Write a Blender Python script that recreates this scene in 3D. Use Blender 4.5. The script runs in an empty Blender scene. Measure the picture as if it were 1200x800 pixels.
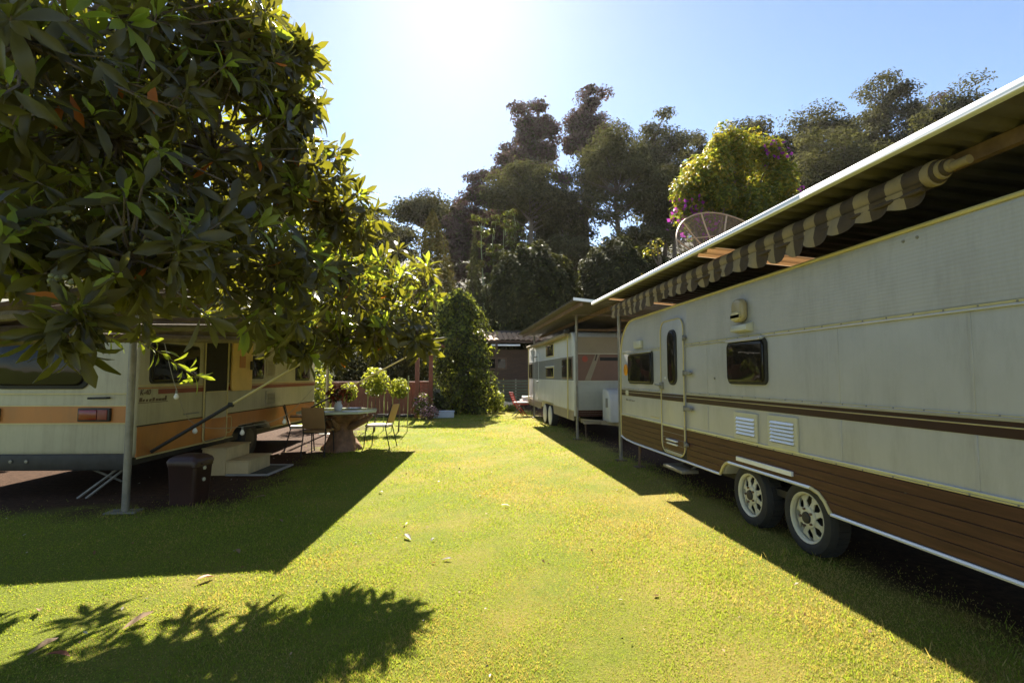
import bpy, bmesh, math, random
import numpy as np
from mathutils import Vector, Matrix, Euler
random.seed(11); RNG = np.random.default_rng(7)
R = math.radians; PI = math.pi
scene = bpy.context.scene; COL = scene.collection

# ---------------------------------------------------------------- camera, sky, sun, exposure
EYE = Vector((0, 0, 1.45))
YAW, PITCH = R(6.625), R(3.752)
cam = bpy.data.cameras.new('camera'); cam.sensor_width = 36.0; cam.lens = 36.0 * 610 / 1200
cam.clip_start = 0.05; cam.clip_end = 2000
camo = bpy.data.objects.new('camera', cam); COL.objects.link(camo)
camo.location = EYE; camo.rotation_euler = (PI / 2 + PITCH, 0, -YAW); scene.camera = camo

SUN_EL, SUN_AZ = R(40), R(0.6)
world = bpy.data.worlds.new('World'); scene.world = world; world.use_nodes = True
wn = world.node_tree.nodes; wl = world.node_tree.links
sky = wn.new('ShaderNodeTexSky'); sky.sky_type = 'NISHITA'; sky.sun_disc = False
sky.sun_elevation = SUN_EL; sky.sun_rotation = SUN_AZ; sky.altitude = 900
sky.air_density = 1.0; sky.dust_density = 0.38; sky.ozone_density = 1.0
wl.new(sky.outputs[0], wn['Background'].inputs[0]); wn['Background'].inputs[1].default_value = 0.055
sl = bpy.data.lights.new('sun', 'SUN'); sl.energy = 5.0; sl.angle = R(0.5); sl.color = (1.0, 0.93, 0.80)
so = bpy.data.objects.new('sun', sl); COL.objects.link(so)
SUND = Vector((math.sin(SUN_AZ) * math.cos(SUN_EL), math.cos(SUN_AZ) * math.cos(SUN_EL), math.sin(SUN_EL)))
so.rotation_euler = (-SUND).to_track_quat('-Z', 'Y').to_euler(); so.location = (0, 40, 40)
vs = scene.view_settings; vs.view_transform = 'Standard'; vs.look = 'None'; vs.gamma = 1.0
vs.exposure = 1.95
scene.cycles.max_bounces = 10; scene.cycles.transmission_bounces = 6; scene.cycles.transparent_max_bounces = 8

# ---------------------------------------------------------------- materials
def M(name, col, rough=0.5, metal=0.0, var=0.12, scale=3.0, bump=0.0, bscale=80.0, spec=0.5, dirt=0.0, stretch=None,
      col2=None, wave=None, streak=0.0):
    m = bpy.data.materials.new(name); m.use_nodes = True
    n = m.node_tree.nodes; l = m.node_tree.links; p = n['Principled BSDF']
    tc = n.new('ShaderNodeTexCoord'); mp = n.new('ShaderNodeMapping'); l.new(tc.outputs['Object'], mp.inputs[0])
    if stretch: mp.inputs['Scale'].default_value = stretch
    nz = n.new('ShaderNodeTexNoise'); nz.inputs['Scale'].default_value = scale; nz.inputs['Detail'].default_value = 6
    nz.inputs['Roughness'].default_value = 0.65; l.new(mp.outputs[0], nz.inputs[0])
    rp = n.new('ShaderNodeValToRGB'); rp.color_ramp.elements[0].position = 0.3; rp.color_ramp.elements[1].position = 0.7
    a = [c * (1 - var) for c in col]; b = [min(1, c * (1 + var)) for c in (col2 or col)]
    rp.color_ramp.elements[0].color = (*a, 1); rp.color_ramp.elements[1].color = (*b, 1)
    l.new(nz.outputs[0], rp.inputs[0]); out = rp.outputs[0]
    if dirt:
        n2 = n.new('ShaderNodeTexNoise'); n2.inputs['Scale'].default_value = 1.7; n2.inputs['Detail'].default_value = 8
        n2.inputs['Roughness'].default_value = 0.75
        m2 = n.new('ShaderNodeMapping'); m2.inputs['Scale'].default_value = (2.2, 2.2, 0.5)
        l.new(tc.outputs['Object'], m2.inputs[0]); l.new(m2.outputs[0], n2.inputs[0])
        r2 = n.new('ShaderNodeValToRGB'); r2.color_ramp.elements[0].position = 0.48; r2.color_ramp.elements[1].position = 0.75
        r2.color_ramp.elements[1].color = (dirt, dirt, dirt, 1)
        l.new(n2.outputs[0], r2.inputs[0])
        mx = n.new('ShaderNodeMixRGB'); mx.inputs[2].default_value = (0.10, 0.085, 0.05, 1)
        l.new(r2.outputs[0], mx.inputs[0]); l.new(out, mx.inputs[1]); out = mx.outputs[0]
    if streak:      # rain streaks and road film run down the panel
        m4 = n.new('ShaderNodeMapping'); m4.inputs['Scale'].default_value = (9, 9, 0.35); l.new(tc.outputs['Object'], m4.inputs[0])
        n4 = n.new('ShaderNodeTexNoise'); n4.inputs['Scale'].default_value = 2.4; n4.inputs['Detail'].default_value = 9; n4.inputs['Roughness'].default_value = 0.7; l.new(m4.outputs[0], n4.inputs[0])
        r4 = n.new('ShaderNodeValToRGB'); r4.color_ramp.elements[0].position = 0.50; r4.color_ramp.elements[1].position = 0.78; r4.color_ramp.elements[1].color = (streak,) * 3 + (1,)
        l.new(n4.outputs[0], r4.inputs[0]); m5 = n.new('ShaderNodeMixRGB'); m5.inputs[2].default_value = (0.11, 0.10, 0.075, 1)
        l.new(r4.outputs[0], m5.inputs[0]); l.new(out, m5.inputs[1]); out = m5.outputs[0]
    l.new(out, p.inputs['Base Color'])
    p.inputs['Roughness'].default_value = rough; p.inputs['Metallic'].default_value = metal
    p.inputs['Specular IOR Level'].default_value = spec
    src = None
    if bump:
        n3 = n.new('ShaderNodeTexNoise'); n3.inputs['Scale'].default_value = bscale; n3.inputs['Detail'].default_value = 4
        l.new(mp.outputs[0], n3.inputs[0]); src = n3.outputs[0]
    if wave:
        w = n.new('ShaderNodeTexWave'); w.bands_direction = wave[0]; w.inputs['Scale'].default_value = wave[1]
        w.inputs['Distortion'].default_value = 0.15; l.new(tc.outputs['Object'], w.inputs[0]); src = w.outputs[0]; bump = wave[2]
    if src is not None:
        b_ = n.new('ShaderNodeBump'); b_.inputs['Strength'].default_value = bump; b_.inputs['Distance'].default_value = 0.02
        l.new(src, b_.inputs['Height']); l.new(b_.outputs[0], p.inputs['Normal'])
    return m

def LEAF(name, c1, c2, trans=0.35, tcol=None, rough=0.42, spec=0.4, under=None):
    """leaf: island-random colour, part of the light passes through"""
    m = bpy.data.materials.new(name); m.use_nodes = True
    n = m.node_tree.nodes; l = m.node_tree.links; p = n['Principled BSDF']; o = n['Material Output']
    g = n.new('ShaderNodeNewGeometry'); oi = n.new('ShaderNodeObjectInfo')
    ad = n.new('ShaderNodeMath'); ad.operation = 'ADD'; l.new(g.outputs['Random Per Island'], ad.inputs[0]); l.new(oi.outputs['Random'], ad.inputs[1])
    fr = n.new('ShaderNodeMath'); fr.operation = 'FRACT'; l.new(ad.outputs[0], fr.inputs[0])
    mx = n.new('ShaderNodeMixRGB'); mx.inputs[1].default_value = (*c1, 1); mx.inputs[2].default_value = (*c2, 1)
    l.new(fr.outputs[0], mx.inputs[0])
    if under:       # felted paler underside
        mu = n.new('ShaderNodeMixRGB'); mu.inputs[2].default_value = (*under, 1); l.new(g.outputs['Backfacing'], mu.inputs[0]); l.new(mx.outputs[0], mu.inputs[1])
        l.new(mu.outputs[0], p.inputs['Base Color'])
    else: l.new(mx.outputs[0], p.inputs['Base Color'])
    p.inputs['Roughness'].default_value = rough; p.inputs['Specular IOR Level'].default_value = spec
    t = n.new('ShaderNodeBsdfTranslucent')
    if tcol: t.inputs[0].default_value = (*tcol, 1)
    else: l.new(mx.outputs[0], t.inputs[0])
    ms = n.new('ShaderNodeMixShader'); ms.inputs[0].default_value = trans
    l.new(p.outputs[0], ms.inputs[1]); l.new(t.outputs[0], ms.inputs[2]); l.new(ms.outputs[0], o.inputs[0])
    return m

def GLASS(name, col=(0.012, 0.010, 0.009), rough=0.06):
    m = bpy.data.materials.new(name); m.use_nodes = True; p = m.node_tree.nodes['Principled BSDF']
    n = m.node_tree.nodes; l = m.node_tree.links
    p.inputs['Base Color'].default_value = (*col, 1); p.inputs['Roughness'].default_value = rough
    p.inputs['Specular IOR Level'].default_value = 0.22
    tc = n.new('ShaderNodeTexCoord'); nz = n.new('ShaderNodeTexNoise'); nz.inputs['Scale'].default_value = 3.0
    l.new(tc.outputs['Object'], nz.inputs[0]); b = n.new('ShaderNodeBump'); b.inputs['Strength'].default_value = 0.25
    b.inputs['Distance'].default_value = 0.03; l.new(nz.outputs[0], b.inputs['Height']); l.new(b.outputs[0], p.inputs['Normal'])
    return m

m_cream = M('cream_paint', (0.40, 0.39, 0.38), 0.38, var=0.05, dirt=0.3, streak=0.08)
m_cream_rib = M('cream_ribbed', (0.39, 0.38, 0.372), 0.38, var=0.05, dirt=0.3, wave=('Z', 13.0, 0.06), streak=0.10)
m_cream_warm = M('cream_warm', (0.40, 0.365, 0.245), 0.42, var=0.07, dirt=0.3, streak=0.3)
m_white = M('white_paint', (0.55, 0.55, 0.53), 0.4, var=0.05, dirt=0.25)
m_white_rib = M('white_ribbed', (0.42, 0.42, 0.37), 0.4, var=0.06, dirt=0.25, wave=('Z', 10.0, 0.3))
m_wood = M('brown_cladding', (0.062, 0.025, 0.015), 0.5, var=0.25, scale=4, stretch=(6, 0.8, 14), col2=(0.080, 0.034, 0.019), spec=0.25)
m_maroon = M('maroon_stripe', (0.030, 0.010, 0.010), 0.4, var=0.1)
m_alu = M('aluminium', (0.62, 0.63, 0.66), 0.33, metal=0.85, var=0.08)
m_alu_white = M('white_aluminium', (0.72, 0.73, 0.76), 0.4, metal=0.2, var=0.05)
m_yellowtrim = M('yellowed_trim', (0.52, 0.44, 0.20), 0.45, var=0.1)
m_black = M('black_rubber', (0.022, 0.021, 0.020), 0.75, var=0.25, scale=14)
m_darkmetal = M('dark_steel', (0.035, 0.032, 0.030), 0.55, metal=0.3, var=0.3, scale=10)
m_rust = M('rusty_steel', (0.16, 0.10, 0.06), 0.7, metal=0.3, var=0.4, scale=9)
m_rim = M('cream_rim', (0.62, 0.58, 0.42), 0.45, var=0.08, dirt=0.4)
m_glass = GLASS('tinted_acrylic')
m_ivory = M('ivory_plastic', (0.48, 0.46, 0.35), 0.4, var=0.05)
m_grey = M('grey_fitting', (0.20, 0.19, 0.165), 0.5, var=0.2)
m_beigelamp = M('beige_lamp', (0.33, 0.27, 0.15), 0.35, var=0.1)
m_amber = M('amber_reflector', (0.75, 0.30, 0.02), 0.25, var=0.1)
m_orange = M('orange_skirt', (0.42, 0.155, 0.032), 0.42, var=0.1, dirt=0.3)
m_redstripe = M('red_stripe', (0.20, 0.035, 0.022), 0.45, var=0.1)
m_taillight = M('red_lens', (0.18, 0.012, 0.012), 0.2, var=0.1)
m_greyband = M('grey_band', (0.20, 0.195, 0.175), 0.45, var=0.08)
m_pinkbrown = M('pink_brown_band', (0.17, 0.09, 0.058), 0.5, var=0.1)
m_beige = M('beige_panel', (0.27, 0.22, 0.15), 0.5, var=0.08)
m_zinc = M('zinc_sheet', (0.12, 0.105, 0.088), 0.5, metal=0.35, var=0.2, scale=5, dirt=0.5)
m_fascia = M('white_fascia', (0.80, 0.81, 0.84), 0.4, var=0.04)
m_awnbrown = M('brown_canvas', (0.055, 0.036, 0.021), 0.85, var=0.25, scale=10)
m_awncream = M('cream_canvas', (0.25, 0.19, 0.10), 0.85, var=0.12, scale=10, dirt=0.4)
m_post = M('galvanised_post', (0.22, 0.205, 0.17), 0.5, metal=0.4, var=0.25, scale=8)
m_bluepad = M('white_trough', (0.62, 0.66, 0.74), 0.5, var=0.06)
m_fence = M('red_brown_board', (0.22, 0.075, 0.042), 0.7, var=0.25, scale=5, stretch=(5, 5, 0.8), bump=0.2)
m_fencecap = M('pale_red_cap', (0.45, 0.22, 0.16), 0.65, var=0.15)
m_tree_bark = M('bark', (0.13, 0.10, 0.075), 0.9, var=0.4, scale=9, bump=0.6, bscale=30)
m_bark_pale = M('pale_bark', (0.13, 0.105, 0.075), 0.9, var=0.3, scale=5)
m_bamboo = M('pale_green_stem', (0.30, 0.34, 0.17), 0.6, var=0.3, scale=4)
m_tablewood = M('gnarled_wood', (0.20, 0.105, 0.055), 0.7, var=0.5, scale=7, bump=0.6, bscale=16)
m_tabletop = M('pale_green_slab', (0.42, 0.47, 0.38), 0.2, var=0.15, scale=4)
m_chairback = M('tan_sling', (0.34, 0.20, 0.09), 0.7, var=0.12)
m_cushion = M('white_cushion', (0.76, 0.68, 0.66), 0.8, var=0.05)
m_bin = M('brown_bin_plastic', (0.040, 0.018, 0.015), 0.42, var=0.2)
m_step = M('cream_step', (0.52, 0.41, 0.22), 0.55, var=0.1, dirt=0.5)
m_mat = M('rubber_mat', (0.05, 0.055, 0.045), 0.8, var=0.4, scale=30)
m_matedge = M('grey_mat_edge', (0.28, 0.27, 0.26), 0.7, var=0.15)
m_red = M('red_fabric', (0.55, 0.035, 0.03), 0.6, var=0.1)
m_roofwood = M('shed_board', (0.085, 0.05, 0.03), 0.75, var=0.3, scale=4, stretch=(1, 5, 5))
m_tile = M('clay_tile', (0.42, 0.24, 0.12), 0.75, var=0.3, scale=6)
m_stone = M('pale_stone', (0.48, 0.44, 0.33), 0.85, var=0.25, scale=8, bump=0.4)
m_greenfence = M('green_slat', (0.07, 0.085, 0.05), 0.6, var=0.2)
m_glassbulb = M('frosted_bulb', (0.80, 0.78, 0.72), 0.3, var=0.02)
m_cord = M('cord', (0.30, 0.27, 0.20), 0.7, var=0.1)
m_vase = M('white_vase', (0.66, 0.68, 0.74), 0.25, var=0.05)
m_dishframe = M('dish_rib', (0.50, 0.35, 0.21), 0.5, metal=0.2, var=0.1)
m_lettering = M('brown_lettering', (0.10, 0.06, 0.03), 0.5, var=0.05)
m_tarp = M('brown_awning', (0.44, 0.36, 0.25), 0.85, var=0.12, scale=4)
m_doorpanel = M('yellow_door_lining', (0.66, 0.44, 0.14), 0.5, var=0.1)
m_opening_shade = M('opening_shade', (0.02, 0.016, 0.012), 0.9, var=0.2)

def translucent_sheet():
    m = bpy.data.materials.new('amber_fibreglass'); m.use_nodes = True
    n = m.node_tree.nodes; l = m.node_tree.links; p = n['Principled BSDF']
    p.inputs['Base Color'].default_value = (0.42, 0.34, 0.25, 1); p.inputs['Roughness'].default_value = 0.5
    t = n.new('ShaderNodeBsdfTranslucent'); t.inputs[0].default_value = (0.42, 0.31, 0.20, 1)
    ms = n.new('ShaderNodeMixShader'); ms.inputs[0].default_value = 0.6
    l.new(p.outputs[0], ms.inputs[1]); l.new(t.outputs[0], ms.inputs[2]); l.new(ms.outputs[0], n['Material Output'].inputs[0]); return m
m_ambersheet = translucent_sheet()
def mesh_wire():
    m = bpy.data.materials.new('dish_mesh'); m.use_nodes = True
    n = m.node_tree.nodes; l = m.node_tree.links; p = n['Principled BSDF']
    p.inputs['Base Color'].default_value = (0.29, 0.18, 0.10, 1); p.inputs['Roughness'].default_value = 0.6
    t = n.new('ShaderNodeBsdfTransparent'); ms = n.new('ShaderNodeMixShader'); ms.inputs[0].default_value = 0.58
    l.new(p.outputs[0], ms.inputs[1]); l.new(t.outputs[0], ms.inputs[2]); l.new(ms.outputs[0], n['Material Output'].inputs[0]); return m
m_wire = mesh_wire()

l_dark = LEAF('loquat_leaf', (0.034, 0.032, 0.012), (0.062, 0.053, 0.018), 0.33, (0.32, 0.30, 0.02), 0.36, 0.36, under=(0.062, 0.049, 0.024))
l_young_lit = LEAF('young_sunlit_loquat_leaf', (0.13, 0.19, 0.025), (0.22, 0.26, 0.04), 0.5, (0.42, 0.48, 0.03), 0.4, 0.4)
l_rust = LEAF('rusty_leaf', (0.32, 0.09, 0.015), (0.42, 0.14, 0.02), 0.45, (0.75, 0.22, 0.02), 0.5, 0.3)
l_pine = LEAF('pine_leaf', (0.055, 0.053, 0.026), (0.105, 0.096, 0.046), 0.28, (0.10, 0.095, 0.03), 0.9, 0.04)
l_olive = LEAF('olive_leaf', (0.070, 0.067, 0.030), (0.125, 0.117, 0.050), 0.3, (0.15, 0.15, 0.04), 0.9, 0.04)
l_flaretint = LEAF('flare_tint_leaf', (0.078, 0.052, 0.048), (0.125, 0.085, 0.075), 0.3, (0.14, 0.08, 0.07), 0.9, 0.04)  # leaf colour carries the purple-brown tint of lens flare over these crowns
l_cyp = LEAF('cypress_leaf', (0.060, 0.050, 0.016), (0.105, 0.085, 0.028), 0.3, (0.15, 0.12, 0.03), 0.9, 0.04)
l_bush = LEAF('bush_leaf', (0.034, 0.035, 0.015), (0.070, 0.068, 0.028), 0.15, (0.08, 0.085, 0.02), 0.85, 0.06)
l_vine = LEAF('vine_leaf', (0.045, 0.060, 0.014), (0.10, 0.125, 0.024), 0.38, (0.26, 0.30, 0.025), 0.5, 0.3)
l_lime = LEAF('lime_leaf', (0.15, 0.19, 0.025), (0.26, 0.28, 0.045), 0.5, (0.45, 0.46, 0.04), 0.5, 0.3)
l_yellow = LEAF('yellow_leaf', (0.20, 0.16, 0.02), (0.30, 0.25, 0.04), 0.45, (0.45, 0.34, 0.03), 0.5, 0.2)
l_mag = LEAF('magenta_petal', (0.22, 0.03, 0.22), (0.38, 0.06, 0.36), 0.35, (0.5, 0.08, 0.45), 0.6, 0.2)
l_pink = LEAF('pink_petal', (0.55, 0.26, 0.36), (0.72, 0.46, 0.50), 0.35, (0.8, 0.45, 0.5), 0.6, 0.2)
l_darkred = LEAF('dark_red_petal', (0.13, 0.03, 0.02), (0.24, 0.06, 0.03), 0.35, (0.3, 0.06, 0.03), 0.6, 0.2)
l_grass = LEAF('grass_blade', (0.105, 0.165, 0.018), (0.23, 0.275, 0.036), 0.5, (0.38, 0.45, 0.036), 0.55, 0.3)
l_grassdry = LEAF('dry_grass_blade', (0.24, 0.19, 0.045), (0.48, 0.38, 0.13), 0.45, (0.58, 0.44, 0.09), 0.6, 0.3)
l_dead = LEAF('dry_leaf', (0.20, 0.11, 0.05), (0.36, 0.24, 0.13), 0.2, None, 0.6, 0.3)
l_deadpale = LEAF('pale_dry_leaf', (0.55, 0.47, 0.36), (0.65, 0.58, 0.46), 0.2, None, 0.6, 0.3)

# ---------------------------------------------------------------- helpers
LOC = {}
def rootname(o):
    while o.parent: o = o.parent
    return o.name
def thing(name, label, cat, loc=(0, 0, 0), rz=0.0, group=None, local=False):
    o = bpy.data.objects.new(name, None); COL.objects.link(o); o.empty_display_size = 0.2
    o.location = loc; o.rotation_euler = (0, 0, rz); tag(o, label, cat, group)
    LOC[o.name] = Vector((0, 0, 0)) if local else Vector(loc)
    return o
def tag(o, label, cat, group=None):
    o['label'] = label; o['category'] = cat
    if group: o['group'] = group
    return o
def link(me, name, parent=None, loc=None):
    o = bpy.data.objects.new(name, me); COL.objects.link(o)
    if parent: o.parent = parent
    if loc is not None: o.location = loc
    return o
def rrect(a0, a1, b0, b1, r, n=5):
    out = []
    for (ca, cb, s) in ((a1 - r, b1 - r, 0), (a0 + r, b1 - r, 1), (a0 + r, b0 + r, 2), (a1 - r, b0 + r, 3)):
        for i in range(n + 1):
            t = PI / 2 * (s + i / n); out.append((ca + r * math.cos(t), cb + r * math.sin(t)))
    return out
class MB:
    def __init__(s): s.bm = bmesh.new(); s.mi = 0
    def face(s, pts):
        f = s.bm.faces.new([s.bm.verts.new(p) for p in pts]); f.material_index = s.mi; return f
    def box(s, x0, x1, y0, y1, z0, z1):
        v = [s.bm.verts.new((x, y, z)) for x in (x0, x1) for y in (y0, y1) for z in (z0, z1)]
        for q in ((0, 1, 3, 2), (4, 6, 7, 5), (0, 4, 5, 1), (2, 3, 7, 6), (0, 2, 6, 4), (1, 5, 7, 3)):
            s.bm.faces.new([v[i] for i in q]).material_index = s.mi
        return s
    def prism(s, pts, vec):
        a = [s.bm.verts.new(p) for p in pts]; b = [s.bm.verts.new(Vector(p) + Vector(vec)) for p in pts]
        n = len(pts)
        for f in (a[::-1], b): s.bm.faces.new(f).material_index = s.mi
        for i in range(n): s.bm.faces.new((a[i], a[(i + 1) % n], b[(i + 1) % n], b[i])).material_index = s.mi
        return s
    def slabx(s, poly, x0, x1):     # polygon in (y, z) extruded along x
        return s.prism([(x0, p[0], p[1]) for p in poly], (x1 - x0, 0, 0))
    def slaby(s, poly, y0, y1):
        return s.prism([(p[0], y0, p[1]) for p in poly], (0, y1 - y0, 0))
    def tube(s, pts, r, n=8, cap=True):
        pts = [Vector(p) for p in pts]; rs = r if isinstance(r, (list, tuple)) else [r] * len(pts)
        rings = []; up = None
        for i, p in enumerate(pts):
            d = (pts[min(i + 1, len(pts) - 1)] - pts[max(i - 1, 0)]).normalized()
            if up is None: up = Vector((0, 0, 1)) if abs(d.z) < 0.9 else Vector((1, 0, 0))
            a = d.cross(up).normalized(); b = a.cross(d).normalized(); up = b
            rings.append([s.bm.verts.new(p + (a * math.cos(2 * PI * k / n) + b * math.sin(2 * PI * k / n)) * rs[i]) for k in range(n)])
        for i in range(len(rings) - 1):
            for k in range(n):
                s.bm.faces.new((rings[i][k], rings[i][(k + 1) % n], rings[i + 1][(k + 1) % n], rings[i + 1][k])).material_index = s.mi
        if cap:
            s.bm.faces.new(rings[0]).material_index = s.mi; s.bm.faces.new(rings[-1][::-1]).material_index = s.mi
        return s
    def lathe(s, prof, c, axis='z', n=24, wob=None, cap=True):
        c = Vector(c); rings = []
        for j, (r, h) in enumerate(prof):
            ring = []
            for k in range(n):
                t = 2 * PI * k / n; rr = r * (wob(t, h) if wob else 1)
                u, v = rr * math.cos(t), rr * math.sin(t)
                p = {'z': (u, v, h), 'x': (h, u, v), 'y': (u, h, v)}[axis]
                ring.append(s.bm.verts.new(c + Vector(p)))
            rings.append(ring)
        for i in range(len(rings) - 1):
            for k in range(n):
                s.bm.faces.new((rings[i][k], rings[i][(k + 1) % n], rings[i + 1][(k + 1) % n], rings[i + 1][k])).material_index = s.mi
        for ring in (rings[0], rings[-1]) if cap else ():
            s.bm.faces.new(ring).material_index = s.mi
        return s
    def mesh(s, name, mats, bevel=0.0, seg=2, smooth=False, off=Vector((0, 0, 0)), angle=40):
        bm = s.bm
        bmesh.ops.recalc_face_normals(bm, faces=bm.faces)
        if bevel:
            ed = [e for e in bm.edges if len(e.link_faces) == 2 and e.calc_face_angle(0) > R(35)]
            bmesh.ops.bevel(bm, geom=ed, offset=bevel, segments=seg, affect='EDGES', profile=0.5, clamp_overlap=True)
        if off.length: bmesh.ops.translate(bm, verts=bm.verts, vec=-off)
        me = bpy.data.meshes.new(name); bm.to_mesh(me); bm.free()
        for m in (mats if isinstance(mats, (list, tuple)) else [mats]): me.materials.append(m)
        if smooth or bevel:
            me.polygons.foreach_set('use_smooth', [True] * len(me.polygons))
            me.set_sharp_from_angle(angle=R(angle))
        return me
    def build(s, name, mats, parent=None, loc=None, **kw):
        off = LOC.get(rootname(parent), Vector((0, 0, 0))) if parent else Vector(loc or (0, 0, 0))
        me = s.mesh(name, mats, off=off, **kw)
        return link(me, name, parent, None if parent else off)
def bulk(name, V, F, mats, midx=None, parent=None, smooth=False, loc=None):
    """mesh from numpy arrays (F: n x 3 or n x 4)"""
    V = np.asarray(V, dtype=np.float32).reshape(-1, 3); F = np.asarray(F, dtype=np.int32); k = F.shape[1]
    off = LOC.get(rootname(parent), Vector((0, 0, 0))) if parent else Vector(loc or (0, 0, 0))
    V = V - np.array(off, dtype=np.float32)
    me = bpy.data.meshes.new(name); me.vertices.add(len(V)); me.vertices.foreach_set('co', V.ravel())
    me.loops.add(F.size); me.loops.foreach_set('vertex_index', F.ravel())
    me.polygons.add(len(F)); me.polygons.foreach_set('loop_start', np.arange(0, F.size, k, dtype=np.int32))
    for m in (mats if isinstance(mats, (list, tuple)) else [mats]): me.materials.append(m)
    if midx is not None: me.polygons.foreach_set('material_index', np.asarray(midx, dtype=np.int32))
    if smooth: me.polygons.foreach_set('use_smooth', np.ones(len(F), dtype=bool))
    me.update(calc_edges=True); me.validate()
    return link(me, name, parent, None if parent else off)
def unit(a): return a / np.maximum(np.linalg.norm(a, axis=-1, keepdims=True), 1e-9)
def rdirs(n, rng=RNG): return unit(rng.normal(size=(n, 3)))
def cards(C, N, size, aspect=0.5, rng=RNG, jitter=0.5):
    """diamond leaf cards with a fold: two triangles each, as quads"""
    n = len(C); N = unit(N + rng.normal(size=(n, 3)) * jitter)
    T = unit(np.cross(N, rdirs(n, rng))); B = np.cross(N, T)
    s = np.asarray(size).reshape(-1, 1) * rng.uniform(0.7, 1.3, (n, 1))
    V = np.stack([C - T * s * 0.5, C + B * s * aspect * 0.5 + N * s * 0.12, C + T * s * 0.5, C - B * s * aspect * 0.5 + N * s * 0.12], 1)
    return V.reshape(-1, 3), np.arange(4 * n).reshape(n, 4)
def copy_tree(o, loc=None, rz=None, parent=None):
    c = o.copy(); COL.objects.link(c)
    if parent: c.parent = parent
    if loc is not None: c.location = loc
    if rz is not None: c.rotation_euler = (0, 0, rz)
    for ch in [k for k in o.children]: copy_tree(ch, parent=c)
    return c

# ---------------------------------------------------------------- ground and hill
def struct(o): o['kind'] = 'structure'; return o
def lawn_material():
    m = bpy.data.materials.new('lawn'); m.use_nodes = True
    n = m.node_tree.nodes; l = m.node_tree.links; p = n['Principled BSDF']; p.inputs['Roughness'].default_value = 0.9
    p.inputs['Specular IOR Level'].default_value = 0.1
    tc = n.new('ShaderNodeTexCoord'); P = tc.outputs['Object']
    def noise(sc, det=5, r=0.6):
        z = n.new('ShaderNodeTexNoise'); z.inputs['Scale'].default_value = sc; z.inputs['Detail'].default_value = det
        z.inputs['Roughness'].default_value = r; l.new(P, z.inputs[0]); return z.outputs[0]
    def ramp(src, a, b, ca, cb):
        r = n.new('ShaderNodeValToRGB'); r.color_ramp.elements[0].position = a; r.color_ramp.elements[1].position = b
        r.color_ramp.elements[0].color = (*ca, 1); r.color_ramp.elements[1].color = (*cb, 1); l.new(src, r.inputs[0]); return r.outputs[0]
    def mix(f, a, b):
        x = n.new('ShaderNodeMixRGB'); l.new(f, x.inputs[0]); l.new(a, x.inputs[1]); l.new(b, x.inputs[2]); return x.outputs[0]
    def math_(op, a, b):
        x = n.new('ShaderNodeMath'); x.operation = op; x.use_clamp = False
        for i, v in enumerate((a, b)):
            if isinstance(v, (int, float)): x.inputs[i].default_value = v
            else: l.new(v, x.inputs[i])
        return x.outputs[0]
    green = ramp(noise(55, 8, 0.75), 0.3, 0.7, (0.075, 0.105, 0.012), (0.25, 0.28, 0.035))
    dry = ramp(noise(70, 8, 0.75), 0.3, 0.7, (0.20, 0.15, 0.030), (0.42, 0.33, 0.09))
    sx = n.new('ShaderNodeSeparateXYZ'); l.new(P, sx.inputs[0])
    f = math_('ADD', noise(0.9, 5, 0.65), math_('MULTIPLY', sx.outputs[0], 0.035))
    lawn = mix(ramp(f, 0.42, 0.68, (0.05,) * 3, (0.85,) * 3), green, dry)
    soil = ramp(noise(14, 8, 0.7), 0.3, 0.7, (0.040, 0.022, 0.013), (0.11, 0.060, 0.034))
    w = math_('MULTIPLY', math_('SUBTRACT', noise(1.6, 4), 0.5), 1.6)
    def step(v, a, b):
        x = n.new('ShaderNodeMapRange'); x.interpolation_type = 'SMOOTHSTEP'; l.new(v, x.inputs[0])
        x.inputs[1].default_value = a; x.inputs[2].default_value = b; return x.outputs[0]
    mx = step(math_('ADD', sx.outputs[0], w), -2.0, -2.7)
    my = step(math_('ADD', sx.outputs[1], w), 5.6, 6.6); my2 = step(math_('ADD', sx.outputs[1], w), 16.5, 15.0)
    k = math_('MULTIPLY', math_('MULTIPLY', mx, my), my2)
    mr = step(math_('ADD', sx.outputs[0], math_('MULTIPLY', w, 0.5)), 2.9, 3.3)   # bare earth under the right-hand caravans
    k = math_('MAXIMUM', k, mr)
    out = mix(k, lawn, soil); l.new(out, p.inputs['Base Color'])
    b = n.new('ShaderNodeBump'); b.inputs['Strength'].default_value = 0.8; b.inputs['Distance'].default_value = 0.03
    l.new(noise(90, 6, 0.8), b.inputs['Height']); l.new(b.outputs[0], p.inputs['Normal']); return m
m_lawn = lawn_material()
g = MB()
for x0, x1, y0, y1 in ((-300, 300, -60, 400),): g.face([(x0, y0, 0), (x1, y0, 0), (x1, y1, 0), (x0, y1, 0)])
struct(g.build('ground', m_lawn))

def hill_z(x, y):
    base = 0.30 * np.clip(y - 32, 0, 75) + np.clip(y - 30, 0, 20) * 0.02
    side = np.clip((x + 30) / 90.0, 0, 1.5) * np.clip((y - 30) / 50.0, 0, 1) * 9
    return base + side - 0.15
nx, ny = 60, 50
gx, gy = np.meshgrid(np.linspace(-170, 230, nx), np.linspace(30, 180, ny)); gz = hill_z(gx, gy) + RNG.normal(size=gx.shape) * 0.25 * (gy > 33)
idx = np.arange(nx * ny).reshape(ny, nx)
F = np.stack([idx[:-1, :-1], idx[:-1, 1:], idx[1:, 1:], idx[1:, :-1]], -1).reshape(-1, 4)
m_hill = M('forest_floor', (0.06, 0.055, 0.028), 0.95, var=0.4, scale=0.8)
struct(bulk('hill', np.stack([gx, gy, gz], -1), F, m_hill, smooth=True))

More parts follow.
